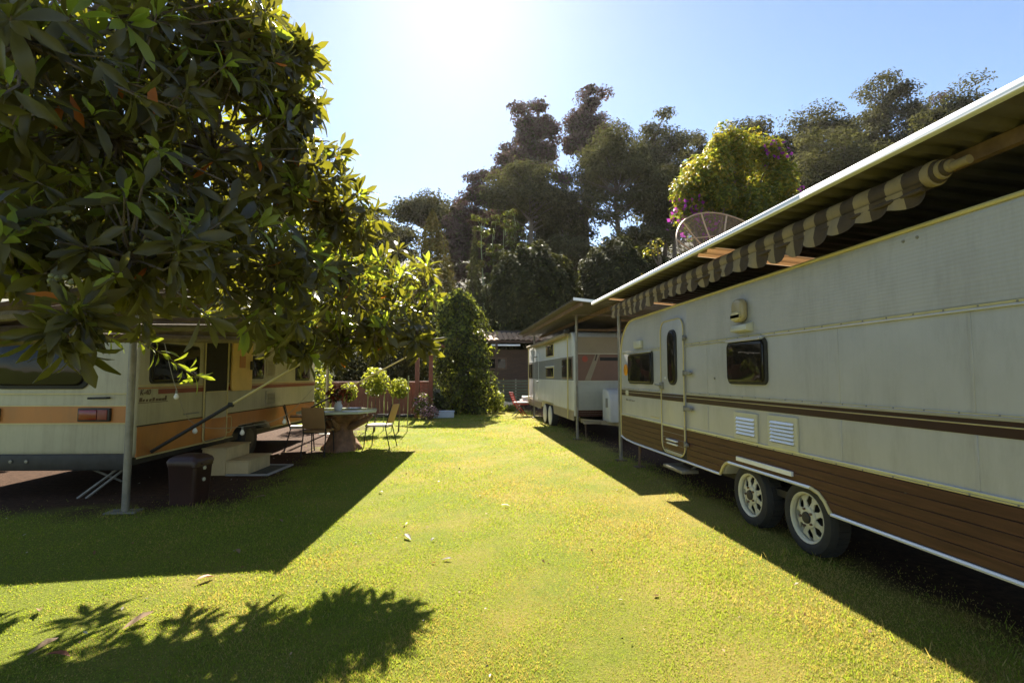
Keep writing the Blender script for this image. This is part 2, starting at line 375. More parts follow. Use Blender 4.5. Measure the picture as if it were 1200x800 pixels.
# ---------------------------------------------------------------- grass blades near the camera
def soil_rule(x, y): return ((x < -2.3) & (y > 6.0) & (y < 16)) | (x > 3.1)
NB = 760000
rr = 1.6 * (24.0 / 1.6) ** RNG.random(NB); th = RNG.uniform(-0.95, 1.0, NB)
bx, by = rr * np.sin(th), rr * np.cos(th)
wear = 0.5 + 0.25 * np.sin(1.7 * bx - 0.8 * by + 2) * np.sin(0.9 * bx + 1.3 * by) + 0.22 * np.sin(4.3 * bx + 3.1 * by) * np.sin(3.7 * by - 2.9 * bx)
keep = (RNG.random(NB) < np.clip(0.45 + wear, 0.25, 1)) & ~soil_rule(bx + RNG.normal(size=NB) * 0.25, by + RNG.normal(size=NB) * 0.3) & (bx > -6) & (bx < 3.6) & (by < 21.5); bx, by, rr = bx[keep], by[keep], rr[keep]
nb = len(bx); hh = RNG.uniform(0.005, 0.015, nb) * (1 + 0.35 * np.sin(bx * 2.1 + by) + 0.25 * np.sin(bx * 7.3 - by * 5.1)) * (1 + 0.012 * rr * rr / 4); tuft = RNG.random(nb) < 0.012; hh[tuft] *= 1.6; ww = 0.0010 + rr * 0.00055
an = RNG.uniform(0, 2 * PI, nb); le = RNG.uniform(0.2, 1.1, nb) * hh; la = RNG.uniform(0, 2 * PI, nb)
B = np.stack([bx, by, np.zeros(nb)], 1); W = np.stack([np.cos(an), np.sin(an), np.zeros(nb)], 1) * ww[:, None]
T = B + np.stack([np.cos(la) * le, np.sin(la) * le, hh], 1)
dryf = 0.23 + 0.12 * bx + 0.20 * np.sin(1.3 * bx + 0.9 * by) + 0.16 * np.sin(2.9 * bx - 2.1 * by + 1) + 0.12 * np.sin(6.1 * bx + 4.7 * by) + 0.08 * np.sin(13 * bx - 11 * by)
go = bulk('grass', np.stack([B - W, B + W, T], 1), np.arange(3 * nb).reshape(nb, 3), [l_grass, l_grassdry], (RNG.random(nb) < np.clip(dryf, 0.12, 0.85)).astype(int))
go['kind'] = 'stuff'; go['label'] = 'short yellowish green lawn grass between the caravans'; go['category'] = 'grass'

tc_ = []      # longer tufts the mower misses, round wheels, posts and feet
for (x, y, n, r) in ((2.74, 3.96, 160, .3), (2.74, 4.75, 160, .3), (2.89, 8.74, 120, .16), (2.86, 11.72, 90, .2), (2.95, 6.4, 120, .5), (2.9, 2.6, 160, .7), (-3.43, 6.0, 150, .25), (-2.85, 6.3, 120, .3), (-2.1, 10.3, 120, .45), (2.8, 7.6, 140, .6), (-1.15, 18.2, 90, .25), (-2.6, 18.45, 260, 1.6), (2.7, 15.3, 160, .8), (-2.5, 5.7, 150, .8), (-1.6, 7.0, 60, .8)):
    q = np.stack([x + RNG.normal(size=n) * r * 0.5, y + RNG.normal(size=n) * r * 0.5], 1); tc_.append(q)
tc_ = np.concatenate(tc_); n_t = len(tc_); B = np.concatenate([tc_, np.zeros((n_t, 1))], 1); an = RNG.uniform(0, 2 * PI, n_t); W = np.stack([np.cos(an), np.sin(an), np.zeros(n_t)], 1) * 0.004
la = RNG.uniform(0, 2 * PI, n_t); hh = RNG.uniform(0.02, 0.065, n_t); T = B + np.stack([np.cos(la) * hh * 0.5, np.sin(la) * hh * 0.5, hh], 1)
to = bulk('grass_tufts', np.stack([B - W, B + W, T], 1), np.arange(3 * n_t).reshape(n_t, 3), [l_grass, l_grassdry], (RNG.random(n_t) < 0.4).astype(int)); to['kind'] = 'stuff'; to['label'] = 'longer grass tufts around wheels, posts and fence feet'; to['category'] = 'grass'

# ---------------------------------------------------------------- shared caravan pieces
def strip(name, par, mat, y0, y1, z0, z1, x0, x1):
    return MB().box(min(x0, x1), max(x0, x1), y0, y1, z0, z1).build(name, mat, par, bevel=0.002, seg=1)
def window(par, x, out, y0, y1, z0, z1, name='window', r=0.06, frame=m_black, pane=m_glass, th=0.03, sx=True):
    """acrylic window: rubber frame and a bulged tinted pane. out = -1 / +1 outward direction on x"""
    mb = MB().slabx(rrect(y0, y1, z0, z1, r), x - out * 0.01, x + out * th * 0.5); w = mb.build(name, frame, par, bevel=0.006)
    MB().slabx(rrect(y0 + 0.025, y1 - 0.025, z0 + 0.025, z1 - 0.025, r * 0.8), x, x + out * th).build('pane', pane, w, bevel=0.014, seg=3)
    return w
def spoked_wheel(par, x, out, y, r, rim_r, mat_rim=m_rim, z=None):
    z = r if z is None else z
    n = 32; w_ = 0.17
    prof = [(rim_r * 0.98, out * 0.0), (rim_r * 1.04, out * 0.012), (r * 0.80, out * 0.022), (r * 0.94, out * 0.008), (r, -out * 0.03), (r, -out * (w_ - 0.03)), (r * 0.9, -out * w_), (rim_r, -out * w_)]
    wh = MB().lathe(prof, (x, y, z), 'x', n, cap=False).build('wheel', m_black, par, smooth=True)
    tr = MB()      # moulded tread blocks
    for k in range(36):
        t = 2 * PI * k / 36; c, s = math.cos(t), math.sin(t); u = Vector((0, -s, c)); q = Vector((x, y + c * (r + 0.001), z + s * (r + 0.001)))
        d = Vector((0, c, s)) * 0.006; e = u * 0.018
        a = Vector((-out * 0.035, 0, 0)); b = Vector((-out * 0.135, 0, 0))
        tr.prism([q - e + a, q + e + a, q + e + b, q - e + b], d)
    tr.build('tread', m_black, wh)
    rim = MB()
    rim.lathe([(rim_r * 0.90, -out * 0.02), (rim_r * 0.92, out * 0.004), (rim_r, out * 0.012), (rim_r * 1.02, -out * 0.01), (rim_r * 0.97, -out * 0.06), (rim_r * 0.88, -out * 0.06)], (x, y, z), 'x', n, cap=False)
    # eight tapering spokes leave eight triangular openings
    for k in range(8):
        t = 2 * PI * (k + 0.5) / 8
        def P(rad, dt, dx): return Vector((x - out * dx, y + rad * math.cos(t + dt), z + rad * math.sin(t + dt)))
        rim.prism([P(rim_r * 0.40, -0.38, 0.012), P(rim_r * 0.40, 0.38, 0.012), P(rim_r * 0.64, 0.13, 0.016), P(rim_r * 0.93, 0.30, 0.035), P(rim_r * 0.93, -0.30, 0.035), P(rim_r * 0.64, -0.13, 0.016)], (-out * 0.012, 0, 0))
    rim.lathe([(rim_r * 0.44, -out * 0.012), (rim_r * 0.42, out * 0.002), (rim_r * 0.30, out * 0.006), (rim_r * 0.2, out * 0.004)], (x, y, z), 'x', n)
    rim.build('rim', mat_rim, wh, bevel=0.002, seg=1, smooth=True)
    MB().lathe([(rim_r * 0.24, 0.0), (rim_r * 0.22, out * 0.018), (rim_r * 0.12, out * 0.024), (0.004, out * 0.025)], (x, y, z), 'x', 16).build('hub', m_darkmetal, wh, smooth=True)
    MB().lathe([(rim_r * 0.9, -out * 0.09), (0.02, -out * 0.10)], (x, y, z), 'x', 20).build('brake_drum', m_black, wh)
    nu = MB()
    for k in range(5):
        t = 2 * PI * k / 5; nu.lathe([(0.010, 0.0), (0.010, out * 0.016), (0.004, out * 0.018)], (x + out * 0.004, y + rim_r * 0.34 * math.cos(t), z + rim_r * 0.34 * math.sin(t)), 'x', 6)
    nu.build('wheel_nut', m_rust, wh)
    return wh
def louvre_vent(par, x, out, y0, y1, z0, z1, n, frame=m_ivory, slat=m_alu_white):
    b = 0.045
    v = MB(); v.box(*sorted((x, x + out * 0.004)), y0 + b, y1 - b, z0 + b, z1 - b)
    for (a0, a1, c0, c1) in ((y0, y1, z1 - b, z1), (y0, y1, z0, z0 + b), (y0, y0 + b, z0 + b, z1 - b), (y1 - b, y1, z0 + b, z1 - b)):
        v.box(*sorted((x - out * 0.002, x + out * 0.014)), a0, a1, c0, c1)
    o = v.build('vent', frame, par, bevel=0.002, seg=1)
    hgt = (z1 - z0 - 2 * b) / n; first = None
    for k in range(n):
        zz = z0 + b + hgt * (k + 0.5)
        if first is None:
            s_ = MB().prism([(x + out * 0.004, y0 + b, zz + hgt * 0.4), (x + out * 0.010, y0 + b, zz + hgt * 0.42), (x + out * 0.026, y0 + b, zz - hgt * 0.22), (x + out * 0.020, y0 + b, zz - hgt * 0.30)], (0, y1 - y0 - 2 * b, 0))
            first = s_.build('louvre', slat, o); z_first = zz
        else: link(first.data, 'louvre', o, (0, 0, zz - z_first))
    return o
def hinge(par, x, out, y0, y1, z, mat=m_grey):
    h = MB(); h.tube([(x + out * 0.012, y0, z - 0.035), (x + out * 0.012, y0, z + 0.035)], 0.012, 8)
    h.box(*sorted((x, x + out * 0.012)), min(y0, y1), max(y0, y1), z - 0.022, z + 0.022)
    h.tube([(x, y1, z), (x + out * 0.04, y1, z)], 0.016, 8)
    return h.build('hinge', mat, par, bevel=0.002, seg=1)

# ---------------------------------------------------------------- right-hand caravan (nearest)
XF = 2.85; Y0, Y1 = 0.9, 8.55
cv = thing('caravan', 'long cream caravan with brown plank skirt and tandem spoked wheels, the nearest on the right', 'caravan', (XF, 4.35, 0), group='caravans parked along the lawn')
arch = [(3.69, 0.41), (3.76, 0.49), (3.89, 0.555), (5.12, 0.555), (5.22, 0.49), (5.29, 0.41)]
top = [(Y1, 1.62)] + [(Y1 - 0.62 + 0.62 * math.cos(t), 1.72 + 0.62 * math.sin(t)) for t in np.linspace(0.12, PI / 2, 9)]
outline = [(Y0, 0.41)] + arch + [(7.9, 0.40), (8.3, 0.42), (Y1 - 0.02, 0.45), (Y1, 0.6)] + top + [(Y0 + 0.5, 2.38), (Y0, 1.9)]
outline = [p for p in outline]
MB().slabx(outline, XF, XF + 2.2).build('body', m_cream, cv, bevel=0.03, seg=3)
# ribbed upper wall, a separate aluminium sheet
upper = [(Y0 + 0.02, 1.84), (6.04, 1.84), (6.04, 2.32), (Y0 + 0.3, 2.345), (Y0 + 0.02, 1.95)]
MB().slabx([(Y0 + 0.1, 1.84), (6.04, 1.84), (6.04, 2.30), (Y0 + 0.45, 2.34), (Y0 + 0.1, 1.95)], XF - 0.004, XF + 0.01).build('upper_wall', m_cream_rib, cv)
MB().slabx([(6.82, 1.85), (8.50, 1.85), (8.45, 1.98), (8.33, 2.12), (8.1, 2.24), (7.85, 2.285), (6.82, 2.285)], XF - 0.004, XF + 0.01).build('upper_wall', m_cream_rib, cv)
# roof edge moulding
mo = MB(); mo.tube([(XF - 0.004, Y0 + 0.45, 2.372), (XF - 0.004, 7.9, 2.335)] + [(XF - 0.004, Y1 - 0.62 + 0.62 * math.cos(t), 1.72 + 0.615 * math.sin(t)) for t in np.linspace(PI / 2 - 0.2, 0.1, 8)] + [(XF - 0.004, Y1 + 0.005, 0.62), (XF - 0.004, Y1 - 0.01, 0.46)], 0.014, 6)
mo.build('edge_moulding', m_yellowtrim, cv, smooth=True)
MB().slabx([(Y0 + 0.04, 0.425), (3.645, 0.425), (3.72, 0.51), (3.85, 0.60), (5.15, 0.60), (5.26, 0.51), (5.335, 0.425), (8.43, 0.425), (8.52, 0.5), (8.52, 0.80), (Y0 + 0.04, 0.80)], XF - 0.006, XF + 0.003).build('skirt_backing', m_black, cv)
# plank skirt: five courses, cut round the wheel arch and the door
zs = [0.428, 0.500, 0.572, 0.644, 0.716, 0.788]
def arch_y(z, near): # where the arch boundary stands at height z
    ys = [(0.41, 3.69), (0.49, 3.76), (0.555, 3.89)] if near else [(0.41, 5.29), (0.49, 5.22), (0.555, 5.12)]
    for (za, ya), (zb, yb) in zip(ys, ys[1:]):
        if z <= zb: return ya + (yb - ya) * max(0, z - za) / (zb - za)
    return None
def plank(y0a, y0b, y1a, y1b, za, zb, par=cv, x=XF):
    return MB().slabx([(y0a, za), (y1a, za), (y1b, zb), (y0b, zb)], x - 0.014, x + 0.004).build('plank', m_wood, par, bevel=0.0015, seg=1)
for a, b in zip(zs, zs[1:]):
    a2, b2 = a + 0.002, b - 0.002
    if a < 0.57:
        m = 0.04; ca, cb = min(a, 0.555), min(b, 0.60)
        ya, yb = arch_y(ca, True), (arch_y(cb, True) or 3.93); y2a, y2b = arch_y(ca, False), (arch_y(cb, False) or 5.08)
        plank(Y0 + 0.05, Y0 + 0.05, ya - m, yb - m, a2, b2); plank(y2a + m, y2b + m, 6.085, 6.085, a2, b2)
    else: plank(Y0 + 0.05, Y0 + 0.05, 6.085, 6.085, a2, b2)
    plank(6.815, 6.815, 8.50 if a > 0.46 else 8.42, 8.51, a2, b2)
# stripes and trims on both sides of the door
for (ya, yb) in ((Y0 + 0.05, 6.085), (6.815, Y1 - 0.03)):
    strip('maroon_stripe', cv, m_maroon, ya, yb, 1.128, 1.180, XF - 0.006, XF + 0.004)
    strip('pinstripe', cv, m_yellowtrim, ya, yb, 1.1805, 1.187, XF - 0.008, XF + 0.004)
    strip('maroon_stripe', cv, m_maroon, ya, yb, 1.188, 1.213, XF - 0.006, XF + 0.004)
    strip('belt_trim', cv, m_alu, ya, yb, 1.216, 1.238, XF - 0.014, XF + 0.004)
    strip('belt_trim', cv, m_yellowtrim, ya, yb, 1.2385, 1.246, XF - 0.009, XF + 0.004)
    strip('skirt_trim', cv, m_yellowtrim, ya, yb, 0.792, 0.803, XF - 0.016, XF + 0.004)
    strip('skirt_trim', cv, m_alu, ya, yb, 0.8035, 0.822, XF - 0.012, XF + 0.004)
    strip('upper_trim', cv, m_alu, ya, min(yb, 8.42), 1.806, 1.820, XF - 0.016, XF + 0.004)
    strip('upper_trim', cv, m_yellowtrim, ya, min(yb, 8.42), 1.8205, 1.836, XF - 0.010, XF + 0.004)
MB().tube([(XF - 0.012, Y0 + 0.02, 0.412), (XF - 0.012, 3.68, 0.412)], 0.014, 6).build('bottom_trim', m_alu_white, cv, smooth=True)
bt = MB(); bt.tube([(XF - 0.012, 5.30, 0.412), (XF - 0.012, 7.9, 0.402), (XF - 0.012, 8.3, 0.418), (XF - 0.012, 8.53, 0.45)], 0.014, 6)
bt.build('bottom_trim', m_alu_white, cv, smooth=True)
MB().tube([(XF - 0.016, y, z + 0.006) for y, z in ((3.68, 0.41), (3.74, 0.49), (3.80, 0.535), (3.89, 0.558))], 0.016, 6).build('arch_trim', m_yellowtrim, cv, smooth=True)
MB().tube([(XF - 0.016, y, z + 0.006) for y, z in ((3.89, 0.558), (5.12, 0.558))], 0.015, 6).build('arch_trim', m_alu_white, cv, smooth=True)
MB().tube([(XF - 0.016, y, z + 0.006) for y, z in ((5.12, 0.558), (5.18, 0.535), (5.235, 0.49), (5.295, 0.41))], 0.016, 6).build('arch_trim', m_yellowtrim, cv, smooth=True)
strip('rubbing_bar', cv, m_alu_white, 4.10, 4.95, 0.612, 0.652, XF - 0.034, XF - 0.010)
for yy in (2.55, 3.55, 5.55):
    strip('panel_seam', cv, m_cream, yy, yy + 0.018, 1.248, 1.803, XF - 0.004, XF + 0.002); strip('panel_seam', cv, m_cream, yy, yy + 0.018, 0.824, 1.126, XF - 0.004, XF + 0.002)
rv = MB()
for (zz, d_) in ((1.828, 0.20), (1.242, 0.22), (0.798, 0.25)):
    for yy in np.arange(Y0 + 0.2, 8.4, d_):
        if not 6.08 < yy < 6.82: rv.lathe([(0.006, 0.0), (0.005, -0.004), (0.001, -0.005)], (XF - 0.010 if zz > 1 else XF - 0.016, yy, zz), 'x', 6, cap=False)
rv.build('rivets', m_grey, cv)['kind'] = 'stuff'
# door
dr = MB().slabx(rrect(6.105, 6.795, 0.455, 2.165, 0.14, 6), XF - 0.022, XF + 0.004).build('door', m_cream, cv, bevel=0.006)
for a, b in zip(zs, zs[1:]): plank(6.135, 6.135, 6.765, 6.765, max(a + 0.002, 0.485), b - 0.002, dr, XF - 0.012)
dm = MB(); pts = [(XF - 0.026, p[0], p[1]) for p in rrect(6.10, 6.80, 0.45, 2.17, 0.145, 6)]
dm.tube(pts + [pts[0]], 0.008, 6); dm.build('door_edge', m_yellowtrim, dr, smooth=True)
window(dr, XF - 0.022, -1, 6.29, 6.56, 1.33, 2.04, r=0.11)
strip('door_stripe', dr, m_maroon, 6.125, 6.775, 1.128, 1.180, XF - 0.030, XF - 0.015)
strip('door_stripe', dr, m_maroon, 6.125, 6.775, 1.188, 1.213, XF - 0.030, XF - 0.015)
strip('door_trim', dr, m_alu, 6.125, 6.775, 0.795, 0.818, XF - 0.034, XF - 0.015)
hd = MB(); hd.box(XF - 0.06, XF - 0.02, 6.30, 6.60, 0.615, 0.635); hd.box(XF - 0.05, XF - 0.02, 6.30, 6.60, 0.570, 0.59); hd.build('kick_vent', m_alu_white, dr, bevel=0.004)
lt = MB(); lt.box(XF - 0.055, XF - 0.015, 6.72, 6.80, 1.27, 1.36); lt.tube([(XF - 0.055, 6.74, 1.32), (XF - 0.075, 6.78, 1.32), (XF - 0.075, 6.90, 1.33)], 0.012, 8); lt.build('handle', m_grey, dr, bevel=0.005)
MB().lathe([(0.018, 0), (0.016, -0.008), (0.004, -0.009)], (XF - 0.022, 6.66, 1.42), 'x', 12).build('lock', m_alu_white, dr)
for z in (1.91,): hinge(cv, XF - 0.02, -1, 6.09, 6.04, z)
for z in (1.48, 1.05, 0.615): hinge(cv, XF - 0.02, -1, 6.10, 5.90 if z > 0.9 else 6.02, z)
window(cv, XF, -1, 4.42, 5.09, 1.365, 1.80, th=0.045)
window(cv, XF, -1, 7.12, 8.12, 1.325, 1.80, th=0.045)
for (a, b, z) in ((4.46, 5.05, 1.795), (7.16, 8.08, 1.795)): strip('window_rail', cv, m_alu, a, b, z - 0.012, z + 0.012, XF - 0.06, XF - 0.004)
louvre_vent(cv, XF - 0.002, -1, 4.60, 5.00, 0.825, 1.09, 5); louvre_vent(cv, XF - 0.002, -1, 4.03, 4.44, 0.82, 1.10, 6)
lp = MB().slabx(rrect(4.70, 4.89, 1.97, 2.20, 0.07), XF - 0.085, XF - 0.004).build('wall_lamp', m_beigelamp, cv, bevel=0.03, seg=3)
MB().slabx(rrect(4.715, 4.875, 1.985, 2.07, 0.05), XF - 0.095, XF - 0.08).build('lens', m_yellowtrim, lp, bevel=0.008)
MB().prism([(XF - 0.002, 4.63, 1.965), (XF - 0.075, 4.63, 1.94), (XF - 0.085, 4.63, 1.885), (XF - 0.002, 4.63, 1.87)], (0, 0.28, 0)).build('lamp_box', m_ivory, cv, bevel=0.006)
MB().box(XF - 0.05, XF - 0.003, 7.50, 7.80, 1.865, 1.98).build('porch_lamp', m_ivory, cv, bevel=0.012)
MB().slabx([(8.285 + 0.085 * math.cos(t), 1.545 + 0.095 * math.sin(t)) for t in np.linspace(0, 2 * PI, 17)[:-1]], XF - 0.016, XF - 0.002).build('reflector', m_amber, cv, bevel=0.004)
bdg = MB(); bdg.box(XF - 0.012, XF, 8.17, 8.30, 1.135, 1.212); bdg.build('badge', m_ivory, cv, bevel=0.002)
lt = MB()
for k, (w_, h_) in enumerate(((0.05, 0.034), (0.03, 0.022), (0.04, 0.022), (0.03, 0.03), (0.035, 0.022), (0.03, 0.022))): lt.box(XF - 0.005, XF, 8.30 - 0.07 * k - w_, 8.30 - 0.07 * k, 1.045, 1.045 + h_)
lt.build('script_lettering', m_grey, cv)
strip('warning_plate', cv, m_yellowtrim, 6.95, 7.25, 0.86, 0.873, XF - 0.006, XF)
for yy, zz in ((5.39, 1.42), (3.02, 0.71), (2.95, 2.30), (2.85, 2.30)):
    MB().lathe([(0.011, 0), (0.009, -0.008), (0.003, -0.01)], (XF - 0.003, yy, zz), 'x', 8).build('rivet', m_grey, cv)
spoked_wheel(cv, XF + 0.04, -1, 4.02, 0.298, 0.203); spoked_wheel(cv, XF + 0.04, -1, 4.83, 0.298, 0.203)
MB().box(XF + 0.12, XF + 2.0, 3.75, 5.2, 0.36, 0.42).build('axle_frame', m_darkmetal, cv)
ch = MB(); ch.box(XF + 0.35, XF + 0.45, Y0, 8.5, 0.28, 0.40); ch.box(XF + 1.75, XF + 1.85, Y0, 8.5, 0.28, 0.40)
ch.build('chassis', m_darkmetal, cv)
st = MB(); st.box(XF - 0.06, XF + 0.16, 6.14, 6.70, 0.255, 0.295); st.tube([(XF + 0.1, 6.25, 0.28), (XF + 0.3, 6.25, 0.38)], 0.015); st.tube([(XF + 0.1, 6.6, 0.28), (XF + 0.3, 6.6, 0.38)], 0.015)
st.build('entry_step', m_post, cv, bevel=0.006)
for yy in (8.1, 1.6):
    jk = MB(); jk.tube([(XF + 0.15, yy, 0.40), (XF + 0.12, yy - 0.02, 0.0)], 0.022, 8); jk.box(XF + 0.05, XF + 0.2, yy - 0.1, yy + 0.06, 0.0, 0.02); jk.build('corner_steady', m_rust, cv)

# ---------------------------------------------------------------- carport roofs
def trap_sheet(x0, x1, y0, y1, zf, pitch, h, th=0.004):
    """trapezoid-profile sheet, ridges running along x; zf(x) height"""
    prof = []; y = y0
    n = max(1, round((y1 - y0) / pitch)); p = (y1 - y0) / n
    for k in range(n):
        b = y0 + k * p; prof += [(b, 0), (b + p * 0.32, 0), (b + p * 0.46, h), (b + p * 0.86, h)]
    prof.append((y1, 0))
    mb = MB(); xs = [x0, (x0 + x1) / 2, x1]; rows = [[mb.bm.verts.new((x, yy, zf(x) + zz)) for yy, zz in prof] for x in xs]
    low = [[mb.bm.verts.new((x, yy, zf(x) + zz - th)) for yy, zz in prof] for x in xs]
    for i in range(len(xs) - 1):
        for j in range(len(prof) - 1):
            mb.bm.faces.new((rows[i][j], rows[i][j + 1], rows[i + 1][j + 1], rows[i + 1][j])); mb.bm.faces.new((low[i][j], low[i + 1][j], low[i + 1][j + 1], low[i][j + 1]))
    for i in (0, -1):
        for j in range(len(prof) - 1): mb.bm.faces.new((rows[i][j], low[i][j], low[i][j + 1], rows[i][j + 1]))
    return mb
def carport(label, x0, x1, y0, y1, zf, sheets, posts, purlins, pr=0.03, fascia=True):
    t = thing('carport', label, 'carport', ((x0 + x1) / 2, (y0 + y1) / 2, 0), group='metal carports over the caravans')
    for (a, b, mat) in sheets: trap_sheet(x0, x1, a, b, zf, 0.18, 0.032).build('roof_sheet', mat, t)
    for xx in purlins: MB().box(xx - 0.025, xx + 0.025, y0 + 0.1, y1 - 0.1, zf(xx) - 0.085, zf(xx) - 0.006).build('purlin', m_rust, t)
    for (xx, yy, dx) in posts:
        MB().tube([(xx, yy, 0), (xx, yy, zf(xx) - 0.012)], pr, 10).build('post', m_post, t, smooth=True)
        MB().box(xx - 0.09, xx + 0.09, yy - 0.09, yy + 0.09, 0.0, 0.02).build('base_plate', m_rust, t, bevel=0.004)
        MB().box(xx - 0.02, x1 - 0.2, yy - 0.02, yy + 0.02, zf(x1) - 0.13, zf(x1) - 0.09).build('rafter', m_rust, t)
    return t
zf1 = lambda x: 2.735 - 0.075 * (x - 2.54)
def split_sheets(y0, y1, w, special):
    out = []; y = y0
    while y < y1 - 0.05:
        nxt = min(y + w, y1)
        for (a, b) in special:
            if y < a < nxt - 0.01: nxt = a
            elif abs(y - a) < 0.01: nxt = b
        mat = m_ambersheet if any(abs(y - a) < 0.01 for a, b in special) else m_zinc
        out.append((y, nxt - 0.004, mat)); y = nxt
    return out
cp = carport('long corrugated carport roof with white edge over the nearest right-hand caravan', 2.54, 5.4, 0.2, 9.13, zf1,
        split_sheets(0.2, 9.13, 0.86, [(4.86, 5.26), (8.26, 8.44)]), [(2.89, 8.74, 0), (5.2, 8.74, 0), (5.2, 1.2, 0)], (2.86, 3.9, 4.9))
for (a, b) in ((0.2, 3.45), (3.452, 9.15)):
    MB().prism([(2.507, a, 2.728), (2.545, a, 2.721), (2.555, a, 2.738), (2.56, a, 2.772), (2.62, a, 2.778), (2.62, a, 2.788), (2.535, a, 2.788), (2.512, a, 2.765)], (0, b - a, 0)).build('fascia', m_fascia, cp, bevel=0.003, seg=1)
pl = MB(); pl.tube([(2.90, 8.72, 0.4), (2.90, 8.72, 2.70)], 0.012, 6); pl.build('conduit', m_darkmetal, cp)
MB().box(2.98, 3.06, 2.0, 2.06, 2.30, 2.68).build('hanger', m_rust, cp); MB().box(3.0, 5.2, 2.0, 2.06, 2.44, 2.50).build('cross_tie', m_rust, cp)

zf2 = lambda x: 2.90 - 0.10 * (x - 2.32)
cp2 = carport('lower corrugated carport roof over the far caravan with grey stripe', 2.32, 5.2, 9.72, 18.2, zf2,
        split_sheets(9.72, 18.2, 0.86, []), [(2.86, 11.72, 0), (2.86, 17.9, 0), (5.0, 11.72, 0)], (2.5, 3.1, 4.2))
MB().box(2.30, 5.2, 9.685, 9.712, 2.60, 2.61).build('end_tie', m_rust, cp2)
e_ = MB(); e_.prism([(2.31, 9.70, zf2(2.31) - 0.01), (5.2, 9.70, zf2(5.2) - 0.01), (5.2, 9.70, zf2(5.2) + 0.045), (2.31, 9.70, zf2(2.31) + 0.045)], (0, 0.012, 0)); e_.build('end_flashing', m_fascia, cp2)
# ---------------------------------------------------------------- rolled awning under the first carport
aw = thing('rolled_awning', 'rolled brown and cream striped awning with scalloped valance under the white roof edge', 'awning', (2.72, 5.5, 2.55))
def zroll(y): return 2.60 - 0.006 * (y - 2.4)
def roll_mesh(y0, y1, period, rad):
    mb = MB(); n = max(1, round((y1 - y0) / (period / 2))); d = (y1 - y0) / n
    for k in range(n):
        mb.mi = k % 2; a, b = y0 + k * d, y0 + (k + 1) * d
        mb.tube([(2.73, a, zroll(a)), (2.73, b, zroll(b))], [rad * (1 + 0.05 * math.sin(k * 2.1)), rad * (1 + 0.05 * math.sin((k + 1) * 2.1))], 14, cap=(k in (0, n - 1)))
    return mb
roll_mesh(2.625, 8.50, 0.25, 0.075).build('roll', [m_awnbrown, m_awncream], aw, smooth=True)
sp = MB()
for k in range(5): sp.mi = k % 2; sp.lathe([(0.074 - 0.010 * k, 0.02), (0.076 - 0.010 * k, -0.008), (0.073 - 0.010 * k, -0.026), (0.058 - 0.010 * k, -0.03)], (2.73, 2.61 - 0.022 * k, zroll(2.6) + 0.002 * k), 'y', 18, wob=lambda t, h: 1 + 0.05 * math.sin(2 * t + 30 * h))
sp.tube([(2.73, 2.52, zroll(2.5)), (2.73, 2.40, zroll(2.4))], 0.024, 12); sp.build('roll_end', [m_awncream, m_awnbrown], aw, smooth=True)
va = MB(); per = 0.25; ns = int((8.5 - 2.62) / per)
for k in range(ns * 8):
    ya, yb = 2.625 + per * k / 8, 2.625 + per * (k + 1) / 8
    def row(y):
        ph = (y - 2.62) / per; zt = zroll(y) - 0.05
        drop = 0.085 + (0.05 + 0.02 * math.sin(3.7 * y)) * abs(math.sin(PI * ph)) ** 0.8 + 0.012 * math.sin(1.9 * y)
        xo = 2.665 + 0.016 * math.sin(2 * PI * ph + 0.6) + 0.016 * math.sin(5.1 * y) + 0.008 * math.sin(17 * y)
        return (2.66, y, zt), (xo, y, zt - drop * 0.55), (xo - 0.012 * math.cos(2 * PI * ph), y, zt - drop)
    A, Bv = row(ya), row(yb); va.mi = 1 if (k // 4) % 2 else 0
    va.face([A[0], Bv[0], Bv[1], A[1]]); va.face([A[1], Bv[1], Bv[2], A[2]])
va.mi = 0
bmesh.ops.remove_doubles(va.bm, verts=va.bm.verts, dist=0.0004)
va.build('valance', [m_awnbrown, m_awncream], aw, smooth=True)
MB().tube([(2.675, 2.63, 2.515), (2.675, 8.5, 2.475)], 0.014, 8).build('front_bar', m_awnbrown, aw, smooth=True)

# ---------------------------------------------------------------- second caravan
C2 = thing('caravan', 'white caravan with dark grey window band parked behind the first carport', 'caravan', (2.85, 15.4, 0), group='caravans parked along the lawn')
A0, A1 = 11.95, 19.05; X2 = 2.85
out2 = [(A0, 0.50), (14.4, 0.47), (14.5, 0.66), (16.35, 0.66), (16.45, 0.47), (A1, 0.42), (A1, 2.36), (A1 - 0.12, 2.46), (A0 + 0.50, 2.50)] + [(A0 + 0.35 - 0.35 * math.sin(t), 2.15 + 0.35 * math.cos(t)) for t in np.linspace(0.1, PI / 2, 7)]
MB().slabx(out2, X2, X2 + 2.2).build('body', m_white, C2, bevel=0.03, seg=3)
band = MB().box(X2 - 0.006, X2 + 0.01, A0 + 0.06, A1 - 0.05, 1.335, 1.915).build('window_band', m_greyband, C2)
MB().slabx([(A0 + 0.04, 0.40), (14.36, 0.40), (14.48, 0.62), (A0 + 0.04, 0.62)], X2 - 0.008, X2 + 0.01).build('skirt', m_beige, C2)
MB().slabx([(16.49, 0.40), (A1 - 0.05, 0.40), (A1 - 0.05, 0.60), (16.38, 0.61)], X2 - 0.008, X2 + 0.01).build('skirt', m_beige, C2)
for z in (0.63, 1.325, 1.922): strip('side_trim', C2, m_alu_white if z > 1 else m_yellowtrim, A0 + 0.04, A1 - 0.05, z - 0.008, z + 0.008, X2 - 0.012, X2 + 0.004)
window(C2, X2 - 0.006, -1, 14.33, 15.48, 1.99, 2.36, r=0.05, frame=m_yellowtrim); window(C2, X2 - 0.006, -1, 14.34, 15.48, 1.385, 1.70, r=0.05, frame=m_yellowtrim)
